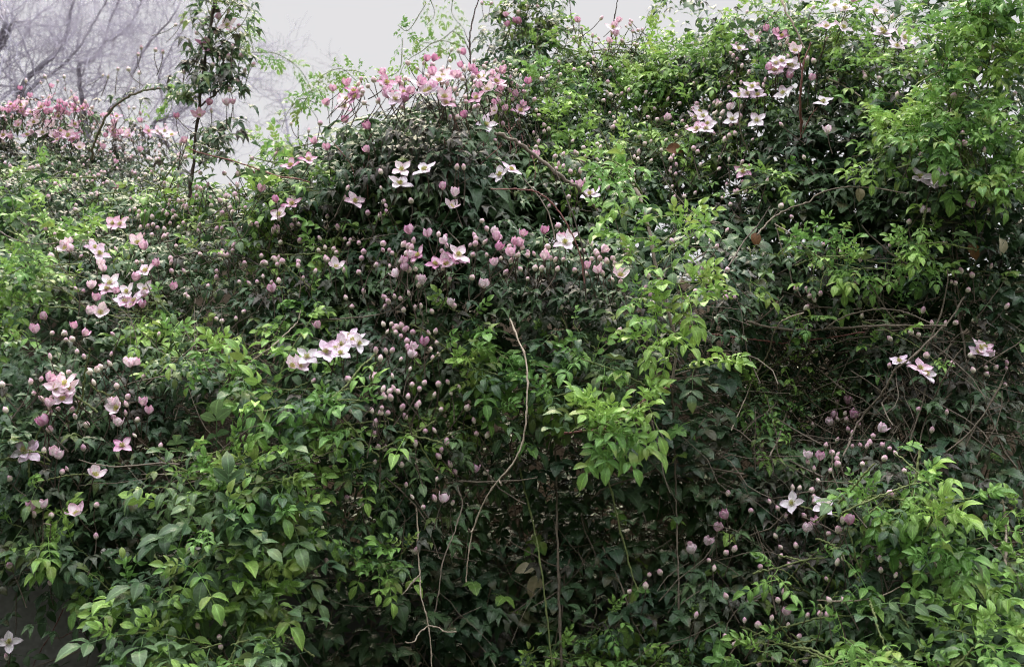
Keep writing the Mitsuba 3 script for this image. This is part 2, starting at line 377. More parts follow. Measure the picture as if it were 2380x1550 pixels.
BU = {
    (0, 0): '1215,185 1260,170 1645,220 1585,100 1675,405 1755,470 1700,510 1530,425 1475,465 1305,445 1280,520 1515,240 985,350 1080,365 1135,380 960,395 970,525 900,500 820,495 710,535 750,550 70,1180 210,1180 270,1175 510,1235 555,1255 600,1230 635,1275 665,1375 710,1290 755,1285 905,1395 900,1480 935,1470 970,1490 1130,1480 1175,1410 1250,1415 1280,1410 1300,1450 1380,1380 1465,1390 1575,1390 1600,1465 1540,1500 1615,1500 1550,1415 1665,1405 535,1445 535,1480 130,1050 15,1105 25,1150 130,1010 575,1105 615,1130 430,1050 510,1030 545,1040 1240,1125 1150,880 1240,830 2230,880 2150,930 2030,880 1910,1090 1925,1060 1745,1120 1660,1310 1240,1520 2280,1525 230,1520 180,580 400,580 450,550 290,590 500,650 460,640 320,550 130,690 200,700 250,710 300,850 350,880 420,870 120,850 50,850 20,1010 350,950 545,960 560,920 380,1010 280,900 660,880 700,890 780,860 820,830 850,900 880,1080 920,1100',
    (1, 0): '470,460 540,490 570,460 645,470 690,510 750,435 760,365 755,495 820,375 710,490 860,505 880,495 990,450 1060,445 1135,445 1180,465 1140,485 1010,480 1100,505 1140,555 1175,560 1185,595 1150,600 1230,615 1265,615 1280,655 1175,650 1080,660 835,565 785,730 855,690 755,840 800,835 1130,890 1070,995 1240,850 1235,805 1335,710 1360,785 1385,815 140,565 195,615 125,640 70,635 110,600 230,580 600,540 480,570 430,600 1020,720 1340,945 1410,935 1345,1040 1240,1015 1485,1110 1510,1165 1490,1190 855,1190 800,1185 1210,505 1245,540 1425,545 1400,570 1520,535 1630,500 1720,470 1755,415 1770,460 1880,490 1690,700 1820,715 1880,685 1945,665 1995,645 2115,665 1905,830 1905,880 2060,775 2200,850 2320,880 2365,860 2080,970 2250,990 2345,960 2310,1105 2290,1130 2340,1165 2290,1190 2300,1210 1600,1215 1665,1215 1700,1275 1600,1300 1585,1390 1530,1240 2040,1230 1790,1280 1945,1265 1440,1455 490,1420 290,1425 320,1450 20,1395 35,1330 280,1325 285,1215 185,1505 260,1520 325,1490 1750,270 1800,285 1885,245 2020,165 1990,195 2030,235 2075,225 2105,225 1970,300 1855,355 1800,145 1040,40 980,40 1300,60 1380,60 1230,100 1855,590 1520,450 920,440 780,640 700,600',
    (2, 0): '240,745 255,735 265,740 180,755 225,800 260,840 270,810 330,890 360,870 400,760 405,830 55,775 20,905 570,575 565,610 1280,530 1275,560 1385,565 920,445 725,300 685,325 525,310 1000,290 95,1075 370,950 410,1140 415,1285 300,1300 385,1355 430,1350 580,1285 850,1115 335,1440 75,1360 1305,1050 1520,1035 1585,1035 1670,1095 1980,1020 2105,1070 1490,685 1740,1480 2125,1490 1925,1025 440,100 600,140 1450,140 1330,110 900,70 15,1385',
    (0, 1): '575,140 610,140 625,200 375,250 350,260 550,250 820,205 1190,270 1185,300 1205,360 1295,360 960,295 1000,285 535,475 575,495 1280,520 1320,540 800,795 350,785 455,835 470,790 430,790 520,830 1100,795 1545,235 1590,250 1565,210 1710,300 1815,300 1865,300 1825,250 1890,260 1925,280 2090,290 1505,355 1500,405 1675,430 1750,445 1795,430 1450,465 2270,195 2240,130 2320,205 2360,60 1545,65 1020,45 975,55 1105,55 1150,65 1380,35 1385,80 325,65 385,95 1690,640 1645,690 1515,690 1540,705 875,980 780,1005 770,935 630,1065 670,1045 710,1030 990,1090 210,1135 230,1205 350,1235 345,1310 350,1345 490,1325 280,1110 770,1325 890,1290 880,1350 50,1330 2170,1120 1900,70 1740,30 1280,20 2030,40 2080,30',
    (1, 1): '935,110 1020,65 890,175 925,170 985,155 420,175 455,185 500,155 130,160 360,230 500,290 1015,245 905,240 925,240 1115,265 1170,285 1220,250 1300,250 1350,235 1430,190 1455,185 1480,280 1540,275 1345,340 1390,345 1500,50 1720,150 1745,170 1695,210 1800,270 1860,275 1905,270 1735,270 1915,310 1945,290 1705,380 1830,380 1900,415 1955,440 2110,480 2160,530 2145,395 2225,430 1535,610 2015,615 1925,780 1500,345 545,405 535,460 475,515 290,605 340,570 435,630 515,615 560,600 790,605 640,640 300,730 340,725 370,760 375,785 400,745 430,740 465,755 490,785 410,810 310,780 440,770 615,790 650,780 460,850 455,885 615,905 685,935 635,965 665,855 315,920 240,920 405,970 360,1090 490,1150 545,1180 640,1220 750,1130 830,1175 320,1195 375,1180 405,1195 350,1245 460,1235 310,1235 280,1185 530,1305 870,1315 280,1310 285,1345 320,1345 215,1335 455,1375 230,1410 930,1405 945,1490 1005,1505 735,1540 130,365 2150,755 20,130 60,140 40,165 1250,180 1460,270 1310,230',
    (2, 1): '190,140 230,190 235,520 305,495 290,545 355,540 795,480 855,475 880,500 875,530 950,515 925,560 75,495 45,545 1575,15 2145,325 1945,360 1870,430 1905,440 1975,490 1825,720 1885,715 1735,725 1650,800 1435,1015 1690,950 1875,1010 2000,945 2035,950 2030,1050 2110,1025 2170,1030 2105,1070 2260,1000 2255,1035 1065,1270 1125,1350 1085,1390 1135,1395 1220,1430 1155,1465 1155,1520 1065,1535 1730,1470 2250,1145 1295,1545',
    (0, 2): '305,65 145,130 475,185 425,210 75,255 240,510 355,515 1115,30 665,440 670,660 75,860 350,980 1575,1265 1535,1360 1550,1425 2060,1380 2290,825 2355,55 1385,1285 50,1500',
    (1, 2): '260,40 295,45 770,160 805,205 660,255 695,100 990,210 1060,240 450,300 505,380 555,445 660,400 770,425 140,435 510,765 740,5 2140,920 2230,910 2120,1010 1995,1035 35,390 25,300',
    (2, 2): '310,360 610,415 765,325 810,320 670,460 715,515 860,510 1005,635 1075,620 285,765 350,750 190,820 215,885 50,710 695,730 670,795 755,860 700,1050 1130,1105 615,1230 860,1205 960,1200 625,1500 855,1525 1475,930 1380,895 1765,850 1655,25 1550,200 1390,20 1240,20 1275,30 1180,30 990,25 1295,10 1050,75 1080,120 1090,155 880,140 915,190 1025,200 955,265 890,335 85,1210 780,1545 520,1545 1390,115',
}
BLOOMS = []   # (px, py, y, clear radius) of every flower and bud: leaves in front of them are left out
for table, dk in ((FL, None), (BU, 'b')):
    for (tx, ty), t in table.items():
        for w in t.split():
            kind = dk or w[-1]
            x, y = (w if dk else w[:-1]).split(',')
            BLOOMS.append((kind, tx * 793.6 + int(x) * .33343, ty * 516.5 + int(y) * .33343))
RX = random.Random(41)
for cx, cy, rx, ry, n, kinds in (
        (150, 290, 210, 60, 90, 'bbbbbbhPw'), (330, 350, 120, 40, 30, 'bbbh'), (100, 250, 110, 25, 26, 'hhPb'), (300, 430, 280, 60, 46, 'b'), (500, 540, 240, 60, 40, 'b'),
        (1000, 215, 230, 45, 46, 'bbbbhP'), (1080, 180, 90, 30, 14, 'bbh'), (1150, 600, 290, 85, 40, 'bbbbbc'), (1500, 330, 250, 130, 50, 'b'), (1700, 560, 250, 120, 14, 'b'),
        (2100, 700, 250, 160, 12, 'b'), (2050, 1000, 200, 90, 12, 'b'), (1950, 1250, 250, 110, 16, 'b'), (1750, 1420, 260, 100, 12, 'b'), (950, 950, 150, 160, 26, 'b'),
        (180, 950, 190, 130, 28, 'bbbc'), (800, 640, 200, 80, 30, 'b'), (1420, 80, 110, 40, 16, 'bbbh'), (500, 150, 70, 140, 12, 'b'), (2250, 200, 120, 140, 8, 'b'), (1750, 200, 180, 120, 26, 'bbbbO')):
    for _ in range(n):
        a, b = RX.uniform(0, 6.28), math.sqrt(RX.random())
        BLOOMS.append((RX.choice(kinds), cx + rx * b * math.cos(a), cy + ry * b * math.sin(a)))
BX = np.array([(b[1], b[2]) for b in BLOOMS])
BY = np.array([face(*p) - (.09 if b[0] == 'b' else .11) for p, b in zip(BX, BLOOMS)])
BR = np.array([13 if b[0] == 'b' else 24 for b in BLOOMS])


def pix(p):
    d = np.asarray(p) - EYE
    k = d @ FWD
    return 1190 + d[0] / k / TH * 1190, 775 - (d @ UPV) / k / TH * 1190


def hides(p, f, size, reach=.10):
    for t in (.35, .7, 1.05):
        q = p + unit(f) * reach * size * t
        x, y = pix(q)
        k = 2.6 / (q[1] + 2.6)
        near = (np.hypot(BX[:, 0] - x, BX[:, 1] - y) < BR * (.25 + .75 * k) + 11 * k * size) & (q[1] < BY + .03)
        if near.any():
            return True
    return False


def far(x, y):
    """How many more leaves the same stretch of picture needs where the hedge stands further back."""
    return ((face(x, y) + 2.6) / 2.6) ** 1.6


class Plant:
    """A thing under construction: its leaves, sorted by how large they show, become parts; past 300, one part of stuff."""
    all = []

    def __init__(s, name, label, category, group=None):
        s.key = thing(name, label, category, group)
        s.leaves = []
        Plant.all.append(s)

    front = False

    def leaf(s, kind, pos, f, n, size=1.0):
        size *= {'rose': .80, 'young': .80}.get(kind, .86)
        if not s.front and hides(pos, f, size):
            return
        i = R.randrange(len(LEAF[kind]))
        s.leaves.append((kind, i, frame(pos, f, n, size), float(np.linalg.norm(pos - EYE)) / size))

    def finish(s):
        s.leaves.sort(key=lambda x: x[3])
        for kind, i, M, _ in s.leaves[:290]:
            part(s.key, 'leaf', {'type': 'instance', 'g': {'type': 'ref', 'id': LEAF[kind][i][0]}, 'to_world': T(M)})
        rest = {}
        for kind, i, M, _ in s.leaves[290:]:
            g, low, bsdf = LEAF[kind][i]
            rest.setdefault(bsdf, []).append(move(low, M))
        for bsdf, ms in rest.items():
            k = part(s.key, 'foliage', shape(join(ms), bsdf))
            labels[k] = {'kind': 'stuff'}


def sepal(L, W, cup, r):
    """Local: base at origin, grows along +y, face up +z; cup bends it upward."""
    n = 7
    V, U, F = [], [], []
    for i in range(n + 1):
        t = i / n
        w = (math.sin(math.pi * min(1, t ** .9 * .93 + .04)) ** .8) * W / 2 * (1 if i < n else .15)
        a = cup * t
        y = L * (math.sin(a) / cup if cup > .05 else t)
        z = L * ((1 - math.cos(a)) / cup if cup > .05 else 0)
        for j in range(5):
            s = (j - 2) / 2
            V.append((s * w, y - .1 * W * s * s * t, z + abs(s) ** 1.6 * w * .35 + .0015 * math.sin(6 * t + 3 * s + r)))
            U.append((.5 + s / 2, t))
    for i in range(n):
        for j in range(4):
            a = i * 5 + j
            F += [(a, a + 1, a + 6), (a, a + 6, a + 5)]
    return np.array(V), np.array(F), np.array(U)


def stamens(r, n=26, L=.010):
    ms = []
    for i in range(n):
        a, b = i * 2.39996, math.sqrt((i + .5) / n) * .95
        d = np.array([math.sin(b) * math.cos(a), math.sin(b) * math.sin(a), math.cos(b)])
        l = L * r.uniform(.75, 1.1)
        p = [d * l * t + np.array([0, 0, .001]) for t in (0, .5, .8, 1)]
        ms.append(tube(p, [.0004, .0004, .0009, .0005], 3))
    return join(ms)


def stalk(r, L, bend):
    a = r.uniform(0, 6.28)
    d = np.array([math.cos(a), math.sin(a), 0]) * bend
    P = [(0, 0, -.001), d * .15 * L + (0, 0, -.35 * L), d * .55 * L + (0, 0, -.7 * L), d * L + (0, 0, -L)]
    p, q = smooth_path(P, [.0011, .0013, .0015], 3)
    return (*tube(p, q, 4),)


def flower_group(name, i, opening, bsdf):
    r = random.Random(f'{name}{i}')
    parts = {}
    L = r.uniform(.027, .031)
    for k in range(4):
        cup = {'open': r.uniform(.1, .5), 'cup': r.uniform(.95, 1.5), 'wide': r.uniform(.6, 1.0)}[opening]
        lift = {'open': r.uniform(.0, .2), 'cup': r.uniform(.4, .7), 'wide': .35}[opening]
        m = sepal(L * r.uniform(.93, 1.05), L * (r.uniform(.56, .70) if opening == 'open' else r.uniform(.68, .82)), cup, r.uniform(0, 6))
        M = rotz(k * math.pi / 2 + r.uniform(-.15, .15)) @ tr(0, .0015, .0004 * k) @ rotx(lift)
        parts['sepal' if k == 0 else f'sepal_{k:03d}'] = shape(move(m, M), bsdf)
    parts['stamens'] = shape(stamens(r, 26, .0105 if opening != 'cup' else .009), 'm_stamen')
    parts['stalk'] = shape(stalk(r, r.uniform(.06, .09), r.uniform(.1, .45)), 'm_stalk')
    return group_of(f'g_{name}_{i}', parts)


FLOWER = {'O': [flower_group('openpale', i, 'open', 'm_sepal_white') for i in range(5)],
          'P': [flower_group('openpink', i, 'open', 'm_sepal_pink' if i % 2 else 'm_sepal_pale') for i in range(6)],
          'w': [flower_group('widepale', i, 'wide', 'm_sepal_pale') for i in range(3)],
          'h': [flower_group('cuppink', i, 'cup', 'm_sepal_pink') for i in range(4)],
          'c': [flower_group('cuppale', i, 'cup', 'm_sepal_pale') for i in range(2)]}


def bud_mesh(r, fat):
    n, sg = 8, 12
    H, W = r.uniform(.0135, .0185), r.uniform(.0052, .0076) * fat
    pt = r.uniform(.05, .35)
    V, U, F = [], [], []
    for i in range(n + 1):
        t = i / n
        rad = W * math.sin(math.pi * (t * .94 + .03)) ** (.62 + pt * t) * (1.06 - pt * t)
        for j in range(sg + 1):
            a = j / sg * 2 * math.pi
            k = 1 + .07 * math.cos(4 * a) - .05 * (abs(math.sin(2 * a)) < .2)
            tw = a + .5 * t
            V.append((rad * k * math.cos(tw), rad * k * math.sin(tw), t * H)); U.append((j / sg, t))
    for i in range(n):
        for j in range(sg):
            a = i * (sg + 1) + j
            F += [(a, a + 1, a + sg + 2), (a, a + sg + 2, a + sg + 1)]
    return np.array(V), np.array(F), np.array(U)


BUD = []
for i in range(8):
    r = random.Random(f'bud{i}')
    BUD.append(group_of(f'g_bud_{i}', {'sepals': shape(bud_mesh(r, r.uniform(.9, 1.15)), 'm_bud'), 'stalk': shape(stalk(r, r.uniform(.055, .095), r.uniform(.05, .5)), 'm_stalk')}))

# ---------------------------------------------------------------- setting: road, wall, earth bank
hb = trimesh.creation.box((30, 2.2, 6.6)).subdivide().subdivide().subdivide().subdivide().subdivide()
hv = np.array(hb.vertices) + (0, -7.4, 3.25)
hv += np.array(hb.vertex_normals) * (meshkit.fbm(hv * 1.1, 5)[:, None] - .4) * 1.5
scene['tall_hedge'] = mikit.ply((hv, np.array(hb.faces)), 'm_inner', smooth=True)
labels['tall_hedge'] = {'label': 'tall dark hedge along the other side of the lane', 'category': 'hedge'}

scene['road'] = mikit.ply((np.array([(-150, -150, 0), (150, -150, 0), (150, 150, 0), (-150, 150, 0.)]), np.array([(0, 1, 2), (0, 2, 3)])), 'm_road')
labels['road'] = {'label': 'dark asphalt lane running along the foot of the wall', 'kind': 'structure'}

wv, wf = [], []
wb = trimesh.creation.box((14, .25, 1.41)); wb.apply_translation((0, .60, .703))
wb = wb.subdivide().subdivide().subdivide()
scene['garden_wall'] = mikit.ply((np.array(wb.vertices), np.array(wb.faces)), 'm_wall')
labels['garden_wall'] = {'label': 'grey cement-rendered garden wall in deep shade under the hanging leaves', 'category': 'wall'}

xs, ys = np.linspace(-7, 7, 90), np.concatenate([np.linspace(.478, 3.5, 54), np.linspace(3.7, 30, 20)])
X, Y = np.meshgrid(xs, ys)
left = 1 / (1 + np.exp((X + .35) * 3.0))
rise = np.clip((Y - .62) / 1.5, 0, 1)
Z = 1.445 + rise * (1.05 + .32 * left) + .25 * np.clip((Y - .5) * 3, 0, 1) * (meshkit.fbm(np.stack([X * 2, Y * 2, X * 0], -1), 4) - .5) - np.clip(Y - 6, 0, 24) * .02
nx, ny = len(xs), len(ys)
i, j = np.meshgrid(np.arange(ny - 1), np.arange(nx - 1), indexing='ij')
q = np.stack([i * nx + j, i * nx + j + 1, (i + 1) * nx + j + 1, (i + 1) * nx + j], -1).reshape(-1, 4)
scene['earth_bank'] = mikit.ply((np.stack([X, Y, Z], -1).reshape(-1, 3), q), 'm_soil', smooth=True)
labels['earth_bank'] = {'label': 'dark earth bank behind the wall under the climbers', 'kind': 'structure'}


# ---------------------------------------------------------------- bare trees
def bare_tree(label, Y, roots, seed, levels=5, up=.35):
    """roots: limbs drawn as [(px, py) ...] with radius; each sprouts crooked twigs."""
    r = random.Random(seed)
    key = thing('bare_tree', label, 'tree', 'bare trees beyond the hedge')
    twigs, k0 = [], (Y + 2.6) / 2.6 * .001

    def grow(p, d, L, rad, lev):
        n = 5
        pts = [p]
        for _ in range(n):
            d = unit(d + np.array([r.gauss(0, .30), r.gauss(0, .2), r.gauss(0.02, .28)]))
            p = p + d * L / n
            pts.append(p)
        end = rad * .5
        twigs.append(tube(np.array(pts), np.linspace(rad, end, n + 1), 3))
        if lev <= 0:
            return
        for q in range(r.choice([2, 3, 3])):
            i = r.randrange(2, n + 1)
            side = unit(np.cross(d, [r.gauss(0, 1), r.gauss(0, 1), r.gauss(0, 1)]))
            grow(pts[i], unit(d * r.uniform(.4, 1) + side * r.uniform(.4, .95) + np.array([0, 0, up * r.uniform(-.4, 1)])), L * r.uniform(.6, .82), max(end * r.uniform(.55, .85), .52 * k0), lev - 1)

    for pts, r0, r1 in roots:
        P = [at(x, y, Y + r.gauss(0, .4)) for x, y in pts]
        p, q = smooth_path(P, [r0 * k0 * .8, r1 * k0 * .8], 5)
        p = p + np.array([[r.gauss(0, 1), 0, r.gauss(0, 1)] for _ in p]) * 1.2 * k0
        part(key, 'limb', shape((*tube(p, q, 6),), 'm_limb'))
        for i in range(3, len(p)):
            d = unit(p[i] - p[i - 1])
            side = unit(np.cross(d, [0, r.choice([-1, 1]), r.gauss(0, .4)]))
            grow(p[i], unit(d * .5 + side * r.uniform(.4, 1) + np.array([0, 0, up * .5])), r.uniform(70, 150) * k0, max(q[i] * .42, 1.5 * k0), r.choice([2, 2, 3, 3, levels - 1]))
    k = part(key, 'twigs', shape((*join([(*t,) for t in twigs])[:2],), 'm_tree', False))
    labels[k] = {'kind': 'stuff'}
    return key


bare_tree('grey leafless tree with crooked limbs rising beside the frame edge, nearest the pink drift', 13, [
    ([(-140, 900), (-60, 500), (10, 300), (45, 230), (60, 190), (120, 135), (150, 90), (165, 30), (190, -60)], 16, 3.5),
    ([(45, 235), (90, 190), (130, 165), (175, 120), (215, 60), (260, -20)], 7, 2.5),
    ([(-60, 500), (-40, 300), (-8, 120), (12, 55), (0, 10), (-30, -40)], 12, 4),
    ([(-8, 130), (18, 85), (30, 52), (75, 48), (110, 20)], 5, 2),
    ([(-20, 330), (30, 270), (40, 200), (10, 140), (-30, 100)], 6, 2.5)], 3)
bare_tree('slender leafless tree with a bent grey fork standing behind the arching brown vine', 14, [
    ([(260, 900), (225, 500), (195, 260), (186, 200), (186, 150), (215, 142), (240, 100), (255, 50), (290, -30)], 9, 3),
    ([(215, 330), (250, 260), (290, 225), (310, 170), (340, 110), (400, 40), (430, -20)], 6, 2),
    ([(240, 100), (280, 80), (320, 30), (330, -30)], 4, 2)], 11)
bare_tree('low leafless tree reaching sideways behind the clematis column', 15, [
    ([(560, 900), (430, 420), (360, 300), (382, 275), (420, 262), (455, 235)], 9, 4),
    ([(385, 330), (380, 240), (370, 180), (395, 120), (430, 60)], 5, 2),
    ([(455, 235), (500, 190), (540, 190), (590, 150)], 3.5, 1.5)], 23)


def far_twigs():
    r = random.Random(5)
    key = thing('bare_tree', 'faint far leafless treetop showing low in the sky gap', 'tree', 'bare trees beyond the hedge')
    k0 = (30 + 2.6) / 2.6 * .001
    tw = []
    P = [at(x, y, 30) for x, y in ((690, 700), (680, 420), (668, 300), (650, 220))]
    p, q = smooth_path(P, [5 * k0, 1.5 * k0], 5)
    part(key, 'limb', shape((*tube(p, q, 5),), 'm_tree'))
    for i in range(70):
        b = p[r.randrange(6, len(p))]
        d = unit([r.gauss(0, 1), r.gauss(0, .4), r.uniform(-.2, .7)])
        pts = [b]
        for _ in range(4):
            d = unit(d + np.array([r.gauss(0, .3), 0, r.gauss(0, .3)])); pts.append(pts[-1] + d * r.uniform(8, 22) * k0)
        tw.append(tube(np.array(pts), np.linspace(.9 * k0, .5 * k0, 5), 3))
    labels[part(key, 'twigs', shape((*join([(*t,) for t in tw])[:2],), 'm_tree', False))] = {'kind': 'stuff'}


far_twigs()

# ---------------------------------------------------------------- gaps in the leaf cover (sky holes, wall, dark hollows): (px, py, rx, ry, how much is missing)
GAPS = [(110, 1450, 190, 150, 1.0), (760, 1450, 200, 120, .55), (1850, 530, 110, 60, .9), (1640, 40, 120, 60, .75), (2080, 60, 100, 60, .5),
        (1560, 690, 60, 60, .7), (1780, 680, 60, 60, .5), (1850, 900, 230, 170, .35), (1330, 1250, 200, 220, .1),
        (530, 980, 110, 90, .5), (650, 1150, 60, 70, .5), (1130, 1180, 80, 100, .6), (2270, 1000, 100, 200, .35), (480, 850, 70, 60, .5), (1280, 900, 60, 200, .4),
        (1300, 190, 100, 60, .4), (1400, 70, 60, 50, .8), (450, 260, 300, 60, .3)]


def missing(x, y):
    k = 1.0
    for gx, gy, rx, ry, m in GAPS:
        k *= 1 - m * math.exp(-(((x - gx) / rx) ** 2 + ((y - gy) / ry) ** 2) ** 1.5)
    return 1 - k


SKYLINE = [(-80, 300), (0, 300), (200, 305), (320, 345), (430, 385), (600, 400), (720, 310), (800, 265), (1000, 215), (1090, 205), (1140, 120), (1330, 100), (1420, 130), (1560, 75), (1640, 20), (2480, -60)]


def skyline(x):
    return float(np.interp(x, [a for a, _ in SKYLINE], [b for _, b in SKYLINE]))


def leaf_dir(r, droop=(-.75, .1), spread=1.0):
    a = r.gauss(0, spread)
    f = np.array([math.sin(a), -math.cos(a) * .9, 0]) + np.array([0, 0, r.uniform(*droop)])
    n = np.array([r.gauss(0, .28), -.55 + r.gauss(0, .25), 1.0])
    return f, n


# ---------------------------------------------------------------- undergrowth: leaf mass and twigs deep in the hedge
ms = {}
for _ in range(30000):
    x, y = R.uniform(-120, 2500), R.uniform(-60, 1640)
    if y < skyline(x) + 30 or R.random() < missing(x, y) * 1.1:
        continue
    yy = face(x, y)
    if R.random() > ((yy + 2.6) / 4.7) ** 2:
        continue
    yy += .08 + R.random() * .5
    kind = R.choice(['inner', 'inner', 'innerrose'])
    f, n = leaf_dir(R, (-.8, .3), 1.3)
    i = R.randrange(4)
    ms.setdefault(kind, []).append(move(LEAF[kind][i][1], frame(at(x, y, yy), f, n, R.uniform(.95, 1.5))))
for _ in range(2600):   # behind the dome and the far side, which have no earth at their back
    x, y = (R.gauss(1080, 210), R.gauss(430, 110)) if _ < 1500 else (R.gauss(2000, 260), R.gauss(480, 150))
    if y < skyline(x) + 40 or not 640 < x < 2460:
        continue
    f, n = leaf_dir(R, (-.8, .3), 1.3)
    ms['inner'].append(move(LEAF['inner'][R.randrange(4)][1], frame(at(x, y, face(x, y) + .1 + .5 * R.random()), f, n, R.uniform(1.1, 1.7))))
scene['undergrowth'] = shape(join(ms['inner'] + ms['innerrose']), 'm_inner')
labels['undergrowth'] = {'label': 'mass of dark green leaves deep inside the hedge', 'category': 'foliage', 'kind': 'stuff'}

tw = []
for q in range(4250):
    x, y = (R.uniform(-100, 2480), R.uniform(150, 1600)) if q < 2600 else (R.gauss(1980, 230), R.gauss(900, 130)) if q < 3500 else (R.gauss(1350, 260), R.gauss(1280, 160)) if q < 4000 else (R.gauss(520, 90), R.gauss(980, 110))
    if y < skyline(x) + 60:
        continue
    if R.random() > (.35 if q < 2600 else .9) + .75 * missing(x, y) or (x < 300 and y > 1330 and R.random() < .9):
        continue
    yy = face(x, y) + R.random() * .4 - .08 * (q >= 2600)
    p = at(x, y, yy)
    d = unit([R.gauss(0, 1), R.gauss(0, .35), R.gauss(-.1, .8)])
    pts = [p]
    for _ in range(5):
        d = unit(d + np.array([R.gauss(0, .18), R.gauss(0, .1), R.gauss(0, .18)])); pts.append(pts[-1] + d * R.uniform(.02, .06))
    tw.append(tube(np.array(pts), np.linspace(1, .6, 6) * R.choice([.0009, .0012, .0016, .0024]), 4))
scene['twig_tangle'] = shape((*join([(*t,) for t in tw])[:2],), 'm_brown')
labels['twig_tangle'] = {'label': 'tangle of thin brown dead twigs inside the hedge', 'category': 'twigs', 'kind': 'stuff'}

# ---------------------------------------------------------------- roses: shoots with alternate compound leaves
def cane(key, pts, rad, bsdf, thorns=0, name='cane', sides=6):
    p, q = smooth_path(pts, rad, 6)
    q = q * np.array([1 + .45 * (k % 7 == 3) + R.uniform(-.12, .12) for k in range(len(q))])
    p = p + np.array([[R.gauss(0, 1), R.gauss(0, 1), R.gauss(0, 1)] for _ in p]) * q[:, None] * .35
    ms = [(*tube(p, q, sides),)]
    for _ in range(thorns):
        i = R.randrange(2, len(p) - 1)
        t = unit(p[i] - p[i - 1]); s = unit(np.cross(t, [R.gauss(0, 1), R.gauss(0, 1), R.gauss(0, 1)]))
        ms.append((*tube([p[i] + s * q[i] * .6, p[i] + s * (q[i] + .002), p[i] + s * (q[i] + .0045) - t * .001], [.0016, .0009, .0001], 4),))
    part(key, name, shape((*join(ms)[:2],), bsdf))
    return p, q


def rose_shoot(pl, base, d, L, n, young, size=1.0, tip=True, stem='m_greenstem', first=.15):
    pts, p = [base], base
    d = unit(d)
    m = 6
    for i in range(m):
        d = unit(d + np.array([R.gauss(0, .1), R.gauss(0, .06), R.gauss(-.03, .1)]))
        p = p + d * L / m
        pts.append(p)
    P, q = cane(pl.key, pts, [.0019 * size, .0012 * size], stem, 0, 'cane', 4)
    for k in range(n):
        t = first + (1 - first) * k / max(1, n - 1)
        i = min(len(P) - 2, int(t * (len(P) - 1)))
        ax = unit(P[i + 1] - P[i])
        a = k * 2.4 + R.gauss(0, .3)
        u = unit(np.cross(ax, [.2, 1, .1])); v = np.cross(ax, u)
        out = u * math.cos(a) + v * math.sin(a)
        if out[1] > .35:
            out[1] *= -.6
        f = unit(out + ax * R.uniform(.1, .6) + np.array([0, -.3, R.uniform(-.55, .15)]))
        nrm = np.array([R.gauss(0, .22), -.5 + R.gauss(0, .2), 1.0])
        yg = R.random() < young * (.55 + .9 * t)
        pl.leaf('young' if yg else 'rose', P[i], f, nrm, size * R.uniform(.8, 1.12) * (1 - .35 * max(0, t - .6)))
    if tip:
        for k in range(3):
            ax = unit(P[-1] - P[-3])
            f = unit(ax * .9 + np.array([R.gauss(0, .45), R.gauss(-.2, .3), .5]))
            pl.leaf('young', P[-1], f, np.array([R.gauss(0, .5), -.9, .4]), size * R.uniform(.38, .62))


def rose_patch(label, blobs, young, dy=-.06, cat='rose', name='rose_bush', size=1.0, L=(.10, .22), lean=(0, -.5, .25), dense=1.05):
    """blobs: (px, py, rx, ry, shoots)"""
    pl = Plant(name, label, cat, 'rambling roses in the hedge')
    for bx, by, rx, ry, n in blobs:
        for _ in range(max(1, round(n * dense * far(bx, by)))):
            a, b = R.uniform(0, 6.28), math.sqrt(R.random())
            x, y = bx + rx * b * math.cos(a), by + ry * b * math.sin(a)
            base = at(x, y, face(x, y) + dy + R.uniform(-.05, .09))
            d = np.array(lean) + np.array([R.gauss(0, .7), R.gauss(0, .3), R.gauss(0, .45)])
            ln = R.uniform(*L)
            rose_shoot(pl, base - unit(d) * ln * .55, d, ln, max(4, int(ln / .025)), young, size * R.uniform(.85, 1.1))
    return pl


rose_patch('yellow-green rambling rose filling the top corner of the hedge opposite the bare trees', [(2200, 180, 200, 180, 46), (2330, 60, 90, 110, 16), (2120, 300, 120, 110, 18), (2280, 400, 110, 90, 14), (2010, 340, 70, 30, 5)], .85, -.08, size=1.08, dense=1.0)
rose_patch('pale green rose above the red upright stem, sky showing between its leaves', [(1900, 60, 110, 60, 9), (1760, 170, 90, 60, 6), (1990, 130, 80, 60, 6), (1650, 130, 60, 90, 8), (1720, 60, 60, 60, 4)], .7, -.02)
rose_patch('bright rose foliage behind the budded dome, under the ivy-dark tower', [(1420, 190, 150, 90, 20), (1250, 180, 90, 90, 9), (1300, 330, 60, 60, 6), (1560, 260, 90, 90, 12), (1400, 400, 120, 60, 10), (1240, 70, 80, 60, 7), (1510, 105, 70, 30, 6), (1400, 130, 60, 30, 5)], .75, 0, size=1.05)
rose_patch('leafy rose band at mid height above the dark hollow, between dome and white trio', [(1600, 340, 90, 70, 10), (1700, 420, 120, 60, 7), (1480, 400, 90, 50, 9)], .4, -.03)
rose_patch('small bright rose spray in front of the sky-lit holes', [(1960, 600, 70, 40, 7), (2130, 570, 60, 50, 7), (1930, 580, 30, 30, 3)], .6, -.12)
rose_patch('rose with yellowish leaves spreading over the slope below the pink drift', [(80, 480, 150, 90, 18), (280, 430, 150, 60, 16), (60, 400, 90, 40, 8), (420, 460, 100, 60, 9), (200, 560, 160, 40, 9)], .65, -.03, size=1.35, dense=.6)
rose_patch('green rose on the slope between the column and the dome shoulder', [(600, 440, 90, 60, 10), (560, 560, 120, 60, 7), (760, 560, 90, 50, 7), (650, 350, 60, 40, 6)], .6, -.03, size=1.2)
